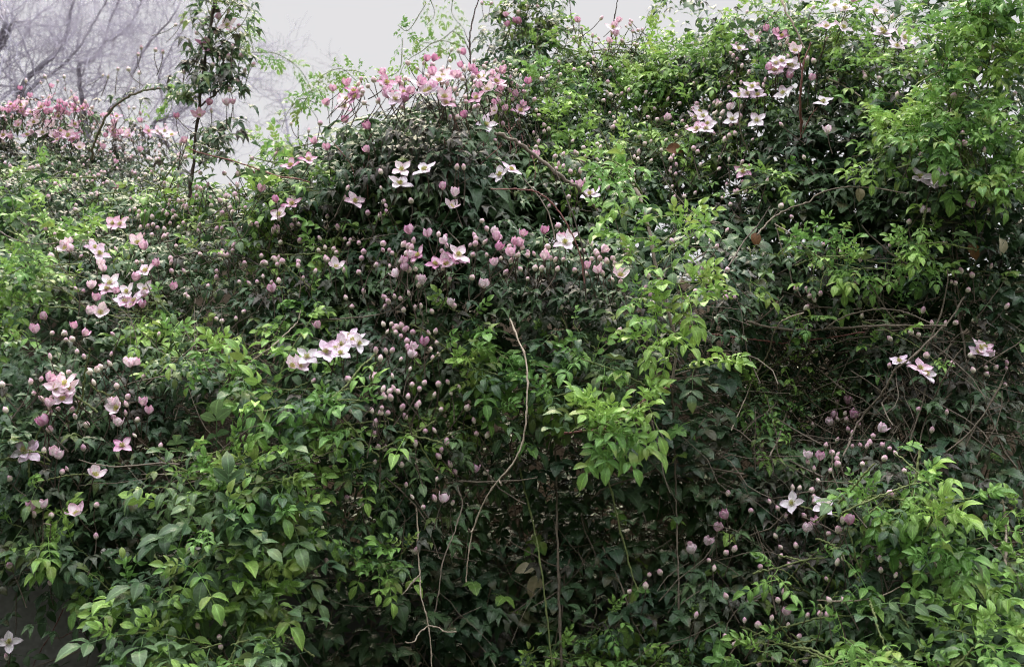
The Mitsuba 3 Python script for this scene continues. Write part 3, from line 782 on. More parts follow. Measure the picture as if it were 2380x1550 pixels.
rose_patch('bright rose spray at the frame edge beside the pale pink flower group', [(60, 640, 80, 50, 8), (20, 740, 50, 60, 5), (120, 660, 60, 60, 4)], .45, -.08)
rose_patch('drooping rose spray under the pink flower group, leaves folded down', [(390, 745, 80, 40, 8), (430, 800, 50, 40, 4), (340, 700, 50, 40, 4)], .45, -.08)
rose_patch('lone rose shoot with a hanging star of broad leaves above the two cupped flowers', [(225, 910, 45, 30, 4)], .35, -.15, size=1.5, dense=.8)
rose_patch('rose shoot with round yellow-green leaves below the single rosy bud', [(690, 690, 55, 60, 7), (660, 740, 30, 30, 2)], .6, -.1)
rose_patch('bright rose sprays below the white flower cluster', [(600, 890, 80, 50, 8), (680, 870, 50, 40, 4), (770, 960, 60, 60, 8), (850, 900, 60, 60, 5), (540, 940, 40, 30, 2)], .5, -.1, size=1.3, dense=.7)
rose_patch('rose shoot of light leaves just beside the pale hanging vine', [(1060, 760, 70, 40, 7), (1130, 850, 60, 60, 6), (1050, 840, 60, 60, 4)], .45, -.08, size=1.25, dense=.75)
rose_patch('low rose sprays beneath the scattered rosy buds', [(940, 1030, 70, 40, 6), (1070, 960, 60, 50, 6), (830, 1120, 70, 70, 7), (1150, 1000, 40, 50, 3)], .3, -.06, size=1.3, dense=.75)
rose_patch('broad-leaved rose cascading over the wall, pale matt green', [(540, 1230, 110, 80, 16), (420, 1400, 130, 80, 16), (560, 1370, 100, 70, 13), (330, 1400, 60, 60, 6), (400, 1500, 110, 60, 10), (640, 1440, 80, 80, 9), (520, 1500, 90, 50, 8), (700, 1250, 60, 60, 5)], .22, -.12, size=1.55, lean=(0, -.6, -.1), dense=.40)
rose_patch('mid-green rose covering the slope above the cascading one', [(560, 1120, 90, 60, 9), (640, 1060, 70, 60, 5), (430, 1080, 80, 50, 6), (700, 1180, 50, 40, 4)], .3, -.08, size=1.35, dense=.7)
rose_patch('rose spray with drooping leaves at the upper edge of the bare wall', [(120, 1250, 80, 30, 6), (60, 1020, 60, 50, 4), (200, 1310, 50, 30, 3), (100, 1050, 60, 40, 3)], .22, -.08, size=1.4, dense=.7)
rose_patch('small yellow-green rose sprig above the empty dark ledge', [(880, 1290, 60, 15, 4), (830, 1300, 40, 20, 2)], .5, -.1, L=(.06, .11))
rose_patch('rose spray hanging between the pale vine and the bright column', [(1350, 880, 80, 50, 6), (1280, 900, 50, 60, 4), (1360, 800, 60, 40, 4), (1310, 850, 40, 40, 3)], .3, -.04, size=1.25, dense=.8)
rose_patch('vivid yellow-green rose crowding the lower corner below the white flower pair', [(2040, 1140, 90, 30, 10), (2140, 1190, 70, 40, 13), (2205, 1270, 45, 50, 9), (2265, 1390, 40, 60, 9), (2290, 1490, 45, 50, 9), (2110, 1120, 40, 40, 4), (2000, 1290, 60, 40, 6), (1940, 1160, 40, 30, 5), (2200, 1330, 50, 40, 4)], .6, -.1, size=1.42, dense=.46)
rose_patch('rose sprig with rounded leaves at the frame edge beside the thorny dead stick', [(2340, 1260, 60, 40, 5), (2360, 1340, 40, 40, 2)], .45, -.06)
rose_patch('rose with large pale leaves along the frame bottom under the cupped buds', [(1780, 1490, 90, 40, 9), (1900, 1520, 100, 40, 9), (1880, 1340, 60, 60, 8), (2020, 1500, 80, 50, 8), (1900, 1400, 50, 40, 4), (2160, 1530, 60, 30, 4)], .5, -.12, size=1.42, dense=.65)
rose_patch('rose tufts at the foot of the hanging green stems', [(1440, 1470, 70, 40, 4), (1280, 1530, 60, 30, 3), (1580, 1530, 60, 30, 3), (1350, 1530, 40, 30, 2)], .4, -.06)
rose_patch('rose sprays hanging through the twiggy hollow', [(1800, 930, 90, 60, 8), (1770, 1000, 60, 40, 4), (1880, 890, 60, 40, 4), (1750, 860, 50, 50, 3)], .35, -.1, dense=.5)
rose_patch('dim green rose in the dark hollow below the small bright spray', [(2060, 790, 120, 60, 6), (2200, 640, 90, 60, 5), (1900, 760, 60, 40, 3), (1800, 620, 90, 60, 4)], .25, -.04, dense=.5)

# the bright column of rose hanging in front, and its side arm
pl = Plant('rose_bush', 'bright rose column before the hollow, its side arm reaching towards the pale vine', 'rose', 'rambling roses in the hedge')
pl.front = True
col = [(1470, 420, .10), (1500, 500, .0), (1520, 600, -.08), (1545, 700, -.12), (1570, 790, -.14), (1565, 880, -.14)]
P, q = cane(pl.key, [at(*c) for c in col], [.0045, .003], 'm_brown', 14)
arm = [(1560, 895, -.14), (1500, 928, -.17), (1445, 975, -.19), (1390, 998, -.2), (1310, 1005, -.22)]
A, q = cane(pl.key, [at(*c) for c in arm], [.0034, .0022], 'm_redstem', 8)
for PP, n, L, yg in ((P, 19, (.07, .13), .95), (A[10:], 10, (.05, .09), .9)):
    for k in range(n):
        b = PP[int((k + .5) / n * (len(PP) - 1))]
        d = np.array([R.choice([-1, 1]) * R.uniform(.3, 1), -.5, R.uniform(-.2, .7)])
        ln = R.uniform(*L)
        rose_shoot(pl, b + np.array([0, -.03, 0]), d, ln, max(3, int(ln / .026)), yg, R.uniform(1.0, 1.3))

# sprays against the sky: thin stems with small, widely spaced leaves
def sky_spray(label, stems, size=.55):
    pl = Plant('rose_spray', label, 'rose', 'rose sprays against the sky')
    for pts, y in stems:
        P, q = cane(pl.key, [at(a, b, y) for a, b in pts], [.0016, .0009], 'm_greenstem', 0, 'cane', 4)
        for k in range(1, len(P) - 1):
            for _ in range(R.choice([1, 1, 2])):
                ax = unit(P[k + 1] - P[k])
                f = unit(np.cross(ax, [0, R.choice([-1, 1]), R.gauss(0, .5)]) + ax * .4 + np.array([0, -.2, -.15]))
                pl.leaf('young', P[k], f, (R.gauss(0, .5), -.5, .8), size * R.uniform(.6, 1.1))


sky_spray('thin rose spray arching away from the clematis column into the sky gap', [([(585, 122), (640, 125), (690, 155), (715, 190), (735, 240)], .8), ([(735, 240), (700, 230), (670, 260), (655, 300)], .9), ([(760, 250), (740, 190), (790, 160), (830, 190)], .9)])
sky_spray('loose pale rose sprays hanging in the sky beside the dark upright stem', [([(1080, 110), (1020, 95), (980, 120), (940, 150), (920, 210)], 1.1), ([(990, 10), (950, 70), (925, 60)], 1.1), ([(1070, 60), (1010, 100), (960, 90)], 1.15), ([(935, 90), (930, 160), (900, 180)], 1.0), ([(860, 200), (840, 170), (800, 165), (780, 180)], .9), ([(985, -30), (1010, 30), (990, 60)], 1.2), ([(1060, -30), (1050, 30), (1080, 70)], 1.2), ([(700, 260), (720, 215), (750, 200)], .9)], .6)
sky_spray('bright little sprays behind the clematis column', [([(440, 200), (390, 190), (400, 240), (385, 280)], .9), ([(330, 230), (320, 270), (300, 290)], 1.6), ([(560, 60), (580, 90), (590, 120)], .7), ([(490, 110), (450, 60), (440, 20)], .55), ([(500, 60), (530, 20), (560, -10)], .55), ([(490, 40), (480, 10), (470, -30)], .55), ([(510, 90), (560, 60), (580, 20)], .55)], .6)

# ---------------------------------------------------------------- brambles and dark-leaved things
def leaf_patch(name, label, cat, blobs, kinds, dy=.02, size=1.0, group=None):
    pl = Plant(name, label, cat, group)
    for bx, by, rx, ry, n in blobs:
        for _ in range(round(n * 1.25 * far(bx, by))):
            a, b = R.uniform(0, 6.28), math.sqrt(R.random())
            x, y = bx + rx * b * math.cos(a), by + ry * b * math.sin(a)
            if R.random() < missing(x, y) * .6:
                continue
            f, n_ = leaf_dir(R)
            pl.leaf(R.choice(kinds), at(x, y, face(x, y) + dy + R.uniform(-.07, .10)), f, n_, size * R.uniform(.75, 1.15))
    return pl


BG = 'brambles in the dark parts of the hedge'
leaf_patch('bramble_bush', 'dark bramble hanging below the bright rose arm, green stems among its leaves', 'bramble', [(1480, 1180, 200, 160, 95), (1300, 1170, 130, 140, 60), (1560, 1000, 80, 90, 25), (1560, 1380, 120, 120, 40), (1380, 1380, 150, 130, 60), (1180, 1330, 90, 120, 30)], ['bramble'] * 6 + ['clem'] * 4 + ['bronze', 'bramblenew'], .0, 1, BG)
leaf_patch('bramble_bush', 'sombre bramble filling the frame edge beyond the white flower pair', 'bramble', [(2280, 1080, 120, 150, 50), (2330, 850, 90, 130, 30), (2150, 1000, 120, 80, 35), (2340, 620, 60, 100, 22)], ['bramble'] * 6 + ['clem'] * 5 + ['bronze'] * 3 + ['bramblenew', 'oval'], .02, 1, BG)
leaf_patch('bramble_bush', 'bramble with dull leaves around the brown crossing canes', 'bramble', [(1700, 860, 100, 130, 34), (1870, 980, 150, 90, 30), (1650, 1080, 120, 120, 40), (1980, 880, 90, 70, 18)], ['bramble', 'bramble', 'clem'], .05, 1, BG)
leaf_patch('bramble_bush', 'low bramble along the frame bottom under the fork-ended dead vine', 'bramble', [(980, 1400, 180, 120, 40), (1150, 1450, 130, 90, 40), (860, 1420, 120, 120, 22), (1060, 1290, 100, 80, 24)], ['bramble', 'bramble', 'clem'], .03, 1, BG)
leaf_patch('bramble_bush', 'bramble below the pale cupped buds by the dark ground of the hedge', 'bramble', [(1650, 1300, 120, 110, 40), (1700, 1420, 100, 110, 30), (2110, 1390, 90, 120, 34), (2200, 1480, 90, 90, 16)], ['bramble'] * 6 + ['clem'] * 5 + ['bronze'] * 3 + ['bramblenew', 'oval'], .02, 1, BG)
leaf_patch('bramble_bush', 'shadowed bramble hanging over the bare wall', 'bramble', [(90, 1290, 130, 60, 24), (300, 1250, 110, 110, 40), (190, 1180, 150, 70, 40), (20, 1380, 40, 60, 6)], ['bramble', 'clem'], .02, 1, BG)
OG = 'round-leaved shrubs in the hedge'
leaf_patch('round_leaved_shrub', 'shrub with smooth oval leaves beside the red upright stem under the top corner rose', 'shrub', [(2010, 180, 110, 90, 60), (1760, 330, 130, 90, 60), (1950, 280, 130, 60, 45), (1700, 230, 100, 80, 40)], ['oval', 'oval', 'clem', 'bronze'], .03, .95, OG)
leaf_patch('round_leaved_shrub', 'shrub with dark oval leaves round the sky-lit holes', 'shrub', [(1800, 440, 150, 60, 50), (2040, 450, 120, 60, 45), (1700, 540, 100, 70, 40), (2000, 540, 120, 50, 25), (2240, 500, 120, 80, 45), (2080, 640, 120, 60, 26), (1720, 650, 90, 60, 26)], ['oval', 'clem', 'bronze', 'bramble'], .03, .95, OG)
leaf_patch('round_leaved_shrub', 'grey-green shrub with small oval leaves under the brown arching branch', 'shrub', [(1420, 410, 120, 60, 45), (1570, 450, 80, 80, 32), (1480, 320, 120, 60, 40)], ['oval', 'clem'], .02, .7, OG)
leaf_patch('ivy_tower', 'dark leafy tower climbing out of the picture top beyond the dome', 'ivy', [(1230, 30, 90, 60, 60), (1200, 90, 80, 60, 40), (1180, 170, 70, 60, 26), (1290, 110, 70, 70, 30)], ['oval', 'clem', 'rose'], .0, .9)
leaf_patch('ivy_tower', 'brown-green leaves at the picture top above the pink tuft, sky showing through', 'ivy', [(1580, 10, 60, 40, 20), (1760, 40, 130, 50, 34), (1640, 110, 80, 60, 24), (2120, 20, 100, 40, 18)], ['oval', 'clem', 'bronze', 'rose'], .0, .8)

# ---------------------------------------------------------------- clematis
CLEM = [  # centre, radii, leaves, share of bronze leaves, label
    (490, 190, 105, 220, 270, .22, 'dark clematis column climbing a bare stem against the pale sky'),
    (170, 330, 260, 130, 420, .45, 'pink clematis drift crowding the far hedge top under the bare trees'),
    (1010, 270, 250, 150, 260, .4, 'clematis dome crowned with many mauve buds and pink cups against the sky'),
    (1010, 440, 240, 110, 200, .3, 'long-stalked clematis under the dome carrying lone pale star flowers'),
    (1120, 600, 330, 80, 220, .15, 'clematis with a long band of opening buds at mid height below the dome'),
    (270, 660, 190, 110, 170, .15, 'clematis with the largest group of pale pink open flowers, above the shaded slope'),
    (430, 520, 400, 70, 230, .3, 'clematis strewn with round pink buds over the slope under the column'),
    (140, 900, 190, 130, 170, .15, 'clematis with a tight pink flower bunch near the frame edge, halfway up'),
    (150, 1110, 200, 110, 180, .1, 'shadowy clematis above the wall with few dull pink cups'),
    (960, 850, 150, 200, 230, .1, 'clematis with clustered buds trailing down the middle beside the pale vine'),
    (1020, 1140, 150, 110, 120, .1, 'dark clematis with a string of lone pink buds ending below the pale vine'),
    (780, 800, 110, 80, 90, .15, 'clematis bearing a bright white flower cluster in the middle of the slope'),
    (1780, 210, 240, 130, 200, .2, 'clematis with white flower bunches high up near the red upright stem'),
    (1470, 270, 200, 190, 160, .25, 'clematis dotted with small mauve buds on the slope beyond the dome'),
    (2150, 430, 200, 80, 120, .25, 'clematis with a trio of white stars below the top corner rose'),
    (2170, 870, 170, 130, 150, .45, 'purple-leaved clematis with pink-striped flowers beside the brown canes'),
    (1950, 1080, 150, 90, 120, .45, 'clematis with a bunch of pale cupped buds above the white flower pair'),
    (1830, 1210, 210, 110, 170, .45, 'clematis carrying the pair of large white flowers above purple leaves'),
    (1860, 1440, 240, 110, 130, .15, 'clematis with scattered half-open buds near the frame bottom'),
    (1460, 60, 130, 60, 60, .3, 'clematis tuft with pink cups at the very top, standing against the sky'),
    (700, 430, 110, 110, 90, .3, 'clematis shoulder with bright pink flowers between column and dome'),
    (1780, 660, 230, 90, 110, .35, 'clematis with tiny rosy buds in the dark under the sky-lit holes'),
    (1380, 760, 180, 100, 130, .55, 'bronze-leaved clematis beside the upper end of the pale vine'),
    (760, 680, 180, 90, 150, .2, 'dark clematis between the pink flower group and the budded middle'),
    (350, 900, 190, 120, 140, .15, 'clematis in shade under the drooping rose spray, almost without flowers'),
]
clems = [Plant('clematis', c[6], 'clematis', 'clematis climbers over the hedge') for c in CLEM]
counts = [0] * len(CLEM)


def owner(x, y):
    return min(range(len(CLEM)), key=lambda i: ((x - CLEM[i][0]) / CLEM[i][2]) ** 2 + ((y - CLEM[i][1]) / CLEM[i][3]) ** 2)


RF = random.Random(77)


def place(kind, x, y):
    o = owner(x, y)
    c = CLEM[o]
    yy = face(x, y) - (.09 if kind == 'b' else .11)
    if o == 0:
        yy = .58
    p = at(x, y, yy)
    big = kind != 'b'
    if kind in 'OPw':
        up = np.array([RF.gauss(0, .3), -RF.uniform(.5, .95), RF.uniform(.35, .75)])
    elif kind in 'hc':
        up = np.array([RF.gauss(0, .35), -RF.uniform(.0, .45), 1.0])
    else:
        up = np.array([RF.gauss(0, .5), -RF.uniform(-.25, .6), 1.0])
    f = np.cross(unit(up), [1, .1, 0])
    a = RF.uniform(0, 6.28)
    u = unit(f); v = np.cross(unit(up), u)
    M = frame(p, u * math.cos(a) + v * math.sin(a), up, RF.uniform(1.02, 1.2) if kind == 'O' else RF.uniform(1.0, 1.2) if kind in 'Pw' else RF.uniform(.78, .98) if big else RF.uniform(.78, 1.12))
    g = RF.choice(FLOWER[kind] if big else BUD)
    part(clems[o].key, 'flower' if big else 'bud', {'type': 'instance', 'g': {'type': 'ref', 'id': g}, 'to_world': T(M)})
    # the leaves from whose axils the stalk rises
    if RF.random() < .8:
        b = p + np.array([RF.gauss(0, .02), .02, -.085])
        for s in (-1, 1):
            f = np.array([s * RF.uniform(.4, 1), RF.uniform(-.9, -.1), RF.uniform(-.45, .15)])
            clems[o].leaf('bronze' if RF.random() < c[5] else RF.choice(['clem', 'clem', 'clemnew']), b, f, (RF.gauss(0, .25), -.5, 1), RF.uniform(.75, 1.0))


for b in BLOOMS:
    place(*b)
for i, (cx, cy, rx, ry, n, br, lab) in enumerate(CLEM):
    for _ in range(round(n * 1.25 * far(cx, cy))):
        a, b = R.uniform(0, 6.28), math.sqrt(R.random())
        x, y = cx + rx * b * math.cos(a), cy + ry * b * math.sin(a)
        yy = face(x, y) + R.uniform(-.03, .12)
        if i == 0:
            x = cx + 62 * R.uniform(-1, 1) - (y - 200) * .13
            yy = .6 + R.gauss(0, .05)
        elif y < skyline(x) - (60 if i == 1 else -25):
            continue
        elif R.random() < missing(x, y) * .5:
            continue
        f, n_ = leaf_dir(R, (-.75, .15), 1.1)
        clems[i].leaf('bronze' if R.random() < br else 'clemnew' if R.random() < (.55 if i == 0 else .28) else 'clem', at(x, y, yy), f, n_, R.uniform(.75, 1.1))
# the column's own stem and side shoots; the dome's dark stalks
cane(clems[0].key, [at(*p) for p in ((438, 460, .66), (450, 380, .64), (458, 290, .62), (468, 200, .6), (480, 120, .6), (492, 50, .6), (500, -30, .6))], [.0055, .0045, .004], 'm_dark', 0, 'stem')
cane(clems[0].key, [at(*p) for p in ((462, 250, .6), (505, 215, .6), (535, 180, .6), (540, 130, .6))], [.003, .0015], 'm_dark', 0, 'stem')
for k in range(34):
    x = R.uniform(820, 1250); y0 = R.uniform(320, 420)
    cane(clems[2 if y0 < 370 else 3].key, [at(x, y0 + 60, face(x, y0) + .02), at(x + R.gauss(0, 10), y0, face(x, y0)), at(x + R.gauss(0, 25), y0 - 60, face(x, y0 - 60) - .03)], [.0014, .0010], R.choice(['m_dark', 'm_redstem']), 0, 'stem', 4)

# ---------------------------------------------------------------- vines, canes and dead stems, one thing each
def vine(name, label, cat, pts, rad, bsdf, thorns=0, forks=(), group=None):
    key = thing(name, label, cat, group)
    cane(key, [at(*p) for p in pts], rad, bsdf, thorns, 'stem')
    for f in forks:
        cane(key, [at(*p) for p in f[0]], f[1], bsdf, 0, 'side_shoot')
    return key


def on(pts, d):
    return [(x, y, face(x, y) + d) for x, y in pts]


vine('dead_vine', 'long pale dead vine dangling in a curve down the middle of the hedge', 'vine', [(1185, 740, .0), (1205, 790, -.06), (1222, 835, -.1), (1226, 900, -.14), (1223, 960, -.15), (1216, 1020, -.15), (1196, 1070, -.15), (1160, 1115, -.14), (1128, 1160, -.12), (1100, 1230, -.1), (1088, 1290, -.1), (1084, 1352, -.1)], [.0021, .0020, .0017, .0012], 'm_dead', 3,
     forks=[([(1100, 1230, -.1), (1094, 1236, -.11), (1090, 1228, -.12)], [.0018, .001]), ([(1160, 1115, -.14), (1166, 1128, -.15), (1164, 1120, -.16)], [.0018, .001])])
vine('dead_vine', 'pale dead vine ending in a three-way fork near the frame bottom', 'vine', [(968, 1180, .02), (972, 1290, .0), (976, 1340, -.02), (978, 1385, -.04), (990, 1425, -.05), (996, 1455, -.05), (1001, 1500, -.05), (1003, 1570, -.05)], [.0019, .0016, .0013], 'm_dead', 0,
     forks=[([(996, 1453, -.05), (975, 1470, -.06), (962, 1490, -.08), (942, 1492, -.09)], [.0016, .0013]), ([(996, 1453, -.05), (1020, 1458, -.07), (1036, 1468, -.09), (1062, 1468, -.1)], [.0016, .0013]), ([(976, 1335, -.02), (955, 1355, -.05), (945, 1372, -.06)], [.0012, .0008]), ([(976, 1335, -.02), (950, 1365, -.02), (934, 1382, -.03)], [.0012, .0008])])
vine('dead_vine', 'thin grey dead stem hanging straight beside the forked vine', 'vine', [(1062, 1130, .0), (1075, 1170, .0), (1060, 1225, -.02), (1040, 1275, -.04), (1027, 1315, -.05), (1020, 1370, -.05), (1011, 1422, -.05)], [.0018, .0013], 'm_brown')
vine('green_stem', 'green smooth stem leaning through the dark bramble', 'stem', [(1205, 1080, .16), (1220, 1140, .16), (1240, 1220, .15), (1258, 1320, .1), (1270, 1420, .1), (1285, 1560, .1)], [.0024, .0018], 'm_greenstem', 10)
vine('thorny_briar', 'brown thorny stem standing upright in the dark bramble', 'stem', [(1290, 1040, .2), (1294, 1160, .17), (1296, 1260, .15), (1299, 1360, .15), (1302, 1450, .14), (1306, 1570, .14)], [.0022, .0036], 'm_brown', 24)
vine('green_stem', 'green stem slanting down towards the pale lone buds', 'stem', [(1410, 1100, .12), (1432, 1190, .12), (1450, 1260, .12), (1465, 1320, .12), (1482, 1370, .12)], [.0024, .0018], 'm_greenstem', 6)
vine('thorny_briar', 'grey upright stem below the end of the bright rose column', 'stem', [(1562, 900, .05), (1566, 1000, .14), (1570, 1120, .15), (1574, 1260, .13), (1578, 1400, .1), (1582, 1570, .1)], [.0022, .0018], 'm_brown', 18)
vine('thorny_briar', 'slanting brown stem crossing behind the pale lone buds', 'stem', [(1400, 1270, .14), (1430, 1330, .14), (1455, 1390, .13), (1470, 1440, .13), (1500, 1490, .12)], [.002, .0015], 'm_brown', 5)
CG = 'brown canes crossing the twiggy hollow'
vine('brown_cane', 'straight tan cane lying level across the twiggy hollow', 'cane', on([(1735, 745), (1780, 760), (1860, 768), (1960, 762), (2060, 757), (2200, 757)], -.14), [0.0032, 0.0025], 'm_brown', 6)
vine('brown_cane', 'sagging reddish cane just under the straight tan one', 'cane', on([(1560, 745), (1650, 775), (1740, 788), (1820, 797), (1900, 788), (2010, 772)], -.15), [0.0022, 0.0016], 'm_redstem', 6)
vine('brown_cane', 'brown cane arching over the straight tan one', 'cane', on([(1915, 765), (1950, 742), (2000, 724), (2060, 719), (2110, 728), (2165, 752)], -.16), [0.0020, 0.0014], 'm_brown', 3)
vine('brown_cane', 'pale twisting cane dropping through the hollow on the bright column side', 'cane', on([(1868, 726), (1820, 745), (1798, 775), (1788, 815), (1766, 855), (1748, 885), (1735, 920), (1712, 970), (1700, 1000)], -.16), [0.0017, 0.0016, 0.0012], 'm_dead')
vine('brown_cane', 'brown cane slanting down from the sagging cane to the hollow floor', 'cane', on([(1850, 800), (1830, 830), (1790, 855), (1745, 882), (1690, 920)], -.14), [0.0019, 0.0013], 'm_brown')
vine('brown_cane', 'grey cane bending down below the sagging cane, nearer the frame edge', 'cane', on([(1900, 790), (1870, 840), (1850, 880), (1830, 950), (1812, 1010), (1790, 1060)], -.14), [0.0016, 0.0019], 'm_brown', 4)
vine('brown_cane', 'long grey cane slanting past the purple clematis leaves', 'cane', on([(2240, 690), (2215, 735), (2180, 770), (2120, 830), (2080, 862), (2050, 915), (2010, 960), (1985, 1000), (1960, 1060)], -.12), [0.0020, 0.0026, 0.0022], 'm_brown', 5)
vine('brown_cane', 'upright tan cane in the gloom nearest the frame edge', 'cane', on([(2222, 555), (2227, 640), (2220, 690), (2240, 800), (2256, 930), (2254, 1045), (2262, 1130)], .0), [0.0022, 0.0026], 'm_brown', 4)
vine('brown_cane', 'thin cane climbing in a curve to the frame edge above the gloom', 'cane', on([(2270, 740), (2300, 700), (2330, 660), (2350, 625)], -.08), [0.0013, 0.0009], 'm_brown')
vine('brown_cane', 'curved cane sweeping up past the withered cream leaf', 'cane', on([(1760, 545), (1790, 512), (1830, 487), (1880, 470), (1900, 452), (1960, 436), (2030, 438), (2120, 452)], -.15), [0.0022, 0.0016], 'm_brown', 4)
vine('brown_cane', 'dark slanting cane on the shaded side of the sky-lit holes', 'cane', on([(1640, 690), (1690, 625), (1730, 560), (1760, 525), (1790, 480)], -.08), [0.0022, 0.0014], 'm_dark', 3)
vine('brown_cane', 'pale straight cane leaning down between the bright sprays and the buds', 'cane', on([(1800, 520), (1840, 545), (1870, 575), (1890, 600)], -.14), [0.0013, 0.0010], 'm_dead')
vine('brown_cane', 'brown cane slanting under the lower corner rose', 'cane', on([(1900, 1395), (1990, 1395), (2060, 1380), (2120, 1345), (2160, 1330)], -.06), [0.0017, 0.0014], 'm_dead')
vine('brown_cane', 'grey forked cane behind the frame-edge rose sprig', 'cane', on([(2240, 1285), (2290, 1270), (2340, 1260), (2400, 1262)], -.06), [0.0014, 0.0011], 'm_brown')
vine('thorny_stick', 'thorny dead grey stick standing above the frame-edge rose sprig', 'stick', on([(2337, 1330), (2338, 1240), (2336, 1200), (2330, 1160)], -.1), [.0032, .0018], 'm_dead', 26)
vine('curved_branch', 'thick greenish branch curving down from the dome towards the rose column', 'branch', [(1150, 310, .12), (1190, 325, .1), (1240, 358, .1), (1300, 408, .08), (1345, 440, .08), (1390, 490, .1)], [.004, .0045, .0035], 'm_brown', 4)
vine('curved_branch', 'wine-red whip arching below the dome and down into the bud band', 'branch', [(1140, 440, .05), (1200, 440, .03), (1250, 448, .02), (1290, 480, .02), (1325, 535, .0), (1350, 600, .0), (1358, 660, .0)], [.0016, .0019, .0015], 'm_redstem')
vine('curved_branch', 'dark forked whip rising through the bud band', 'branch', [(1362, 700, .03), (1356, 620, .02), (1350, 560, .02), (1320, 470, .04), (1285, 380, .08)], [.0022, .0013], 'm_dark')
vine('curved_branch', 'brown vine arching between the bare trees and the column', 'branch', [(216, 370, 1.6), (219, 335, 1.4), (235, 295, 1.2), (262, 252, 1.05), (305, 222, .95), (350, 208, .85), (395, 209, .8), (425, 224, .75)], [.0048, .004, .003], 'm_brown')
vine('curved_branch', 'reddish dead whip slanting from the column foot to the dome shoulder', 'branch', [(440, 346, .5), (480, 360, .45), (560, 380, .38), (640, 408, .32), (690, 416, .3), (728, 427, .3)], [.0016, .0020, .0016], 'm_redstem', 0, forks=[([(575, 385, .38), (610, 420, .4), (650, 462, .42)], [.0018, .001])])
vine('curved_branch', 'dark sagging vine near the frame edge above the pale pink flower group', 'branch', on([(-20, 525), (30, 555), (80, 567), (130, 565), (170, 550)], -.06), [.002, .0016], 'm_dark')
vine('curved_branch', 'brown vine lying across the slope above the drooping rose spray', 'branch', on([(400, 600), (450, 588), (500, 583), (560, 595), (620, 625)], -.05), [.002, .0015], 'm_dark')
vine('curved_branch', 'brown curved whip under the round-leaved rose shoot', 'branch', on([(560, 850), (610, 822), (660, 780), (690, 750), (700, 720)], -.12), [.0019, .0014], 'm_dead')
vine('curved_branch', 'thin brown vine running level from the whip towards the clustered buds', 'branch', on([(690, 756), (740, 745), (800, 740), (870, 733), (930, 715)], -.08), [.0018, .0013], 'm_brown')
vine('curved_branch', 'slim brown vine running under the lone rosy bud', 'branch', on([(470, 722), (540, 710), (600, 695), (660, 690)], -.06), [.0016, .0013], 'm_brown')
vine('upright_whip', 'dark upright whip rising from the dome into the sky', 'stem', [(1096, 190, .5), (1093, 140, .5), (1092, 85, .5), (1100, 40, .5), (1118, -15, .5)], [.0030, .0018], 'm_dark', 0, forks=[([(1094, 130, .5), (1080, 95, .5), (1060, 78, .5), (1050, 72, .5)], [.0014, .0008]), ([(1094, 110, .5), (1082, 80, .5), (1078, 70, .5)], [.0012, .0008])])
vine('upright_whip', 'short dark whip poking into the sky above the pink tuft', 'stem', [(1427, 50, 1.0), (1432, 20, 1.0), (1438, -15, 1.0)], [.002, .0015], 'm_dark')
vine('upright_whip', 'thin whip leaning out beside the leafy tower', 'stem', [(1338, 80, 1.0), (1328, 40, 1.0), (1322, -15, 1.0)], [.0016, .0012], 'm_dark')
vine('upright_whip', 'pale dead whip slanting down from the picture top to the red stem', 'stem', [(1812, -20, .45), (1825, 25, .42), (1846, 60, .4), (1860, 95, .4), (1870, 112, .4)], [.003, .0024], 'm_dead')
vine('upright_whip', 'red-brown upright stem with a withered top among the white flowers', 'stem', [(1863, 320, .42), (1860, 250, .36), (1862, 190, .33), (1870, 140, .32), (1885, 100, .32)], [.0034, .0026, .0015], 'm_redstem', 0, forks=[([(1866, 310, .4), (1885, 270, .36), (1900, 250, .34)], [.0014, .001]), ([(1864, 170, .33), (1858, 140, .32), (1856, 120, .32)], [.0016, .001])])
vine('upright_whip', 'pale cane leaning down from the white bunches into the dark leaves', 'stem', on([(1920, 180), (1960, 200), (2000, 225)], -.08), [.0026, .0018], 'm_dead')
WG = 'dark twigs against the bare wall'
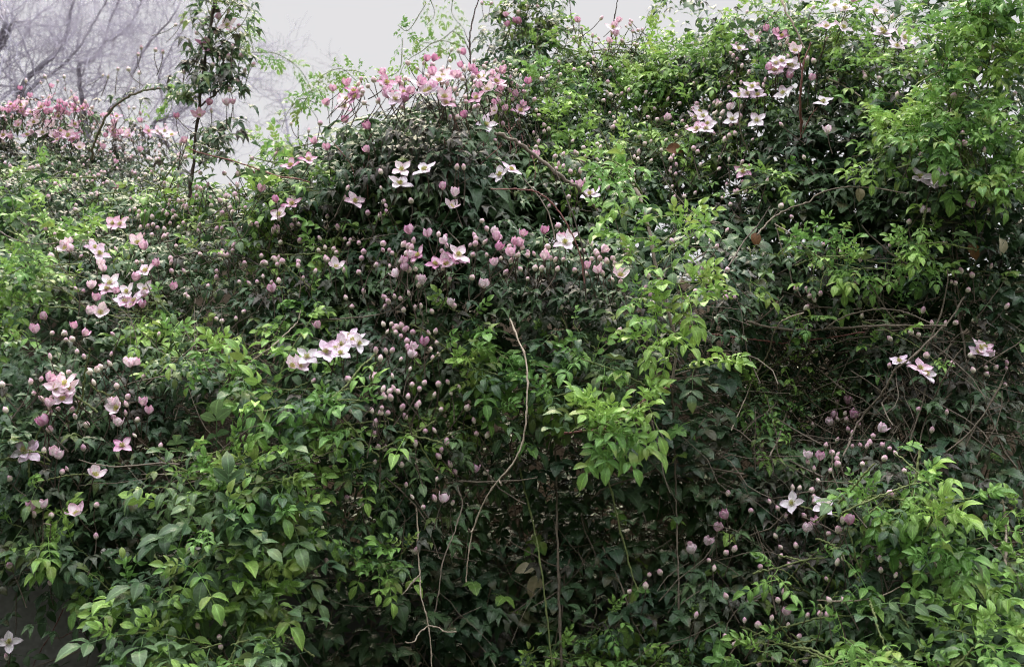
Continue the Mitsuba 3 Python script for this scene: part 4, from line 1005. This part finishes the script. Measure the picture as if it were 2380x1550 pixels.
vine('wall_twig', 'dark branching twig hanging against the bare wall', 'twig', [(205, 1290, .3), (213, 1340, .34), (210, 1400, .38), (212, 1480, .4), (200, 1520, .4)], [.004, .003], 'm_dark', 0, forks=[([(165, 1390, .4), (175, 1440, .42), (195, 1470, .42), (208, 1490, .42)], [.0018, .0012]), ([(210, 1400, .4), (180, 1380, .4), (160, 1395, .4)], [.0018, .0012])])
vine('wall_twig', 'thin wiry twig slanting across the bare wall', 'twig', [(155, 1400, .38), (120, 1470, .42), (95, 1510, .43), (65, 1570, .43)], [.0014, .001], 'm_redstem', 0, forks=[([(115, 1478, .42), (140, 1482, .42), (165, 1470, .42), (200, 1468, .41)], [.001, .0008])])

# ---------------------------------------------------------------- withered leaves
def lone_leaf(name, label, x, y, dy, kind, size, f=(.3, -.3, -1), n=(0, -1, .2)):
    k = thing(name, label, 'leaf')
    scene[k] = {'type': 'instance', 'g': {'type': 'ref', 'id': LEAF[kind][0][0]}, 'to_world': T(frame(at(x, y, face(x, y) + dy), f, n, size))}


lone_leaf('withered_leaf', 'large cream withered leaf hanging in the dark bramble', 1250, 1325, -.06, 'withered', .9, (-.25, -.2, -1), (.2, -1, .2))
lone_leaf('withered_leaf', 'round cream leaf held level beside the hanging withered one', 1250, 1322, -.06, 'withered', .75, (-1, -.2, .0), (.1, -.8, .6))
lone_leaf('withered_leaf', 'cream withered leaf under the curved cane near the white trio', 1998, 432, -.1, 'withered', .6, (-.1, -.2, -1))
lone_leaf('withered_leaf', 'cream curled leaf near the frame edge above the gloom', 2322, 545, -.08, 'withered', .75, (.05, -.2, -1), (.5, -1, .1))
lone_leaf('withered_leaf', 'orange-brown dead leaf by the foot of the curved cane', 1752, 535, -.1, 'brown', .6, (.1, -.2, -1))
lone_leaf('withered_leaf', 'dark brown dead leaf close to the frame edge', 2250, 560, -.08, 'brown', .7, (.3, -.2, -1))
lone_leaf('withered_leaf', 'brown curled leaf behind the top of the twiggy hollow', 1540, 345, -.06, 'brown', .8, (1, -.2, -.2))

for pl in Plant.all:
    pl.finish()
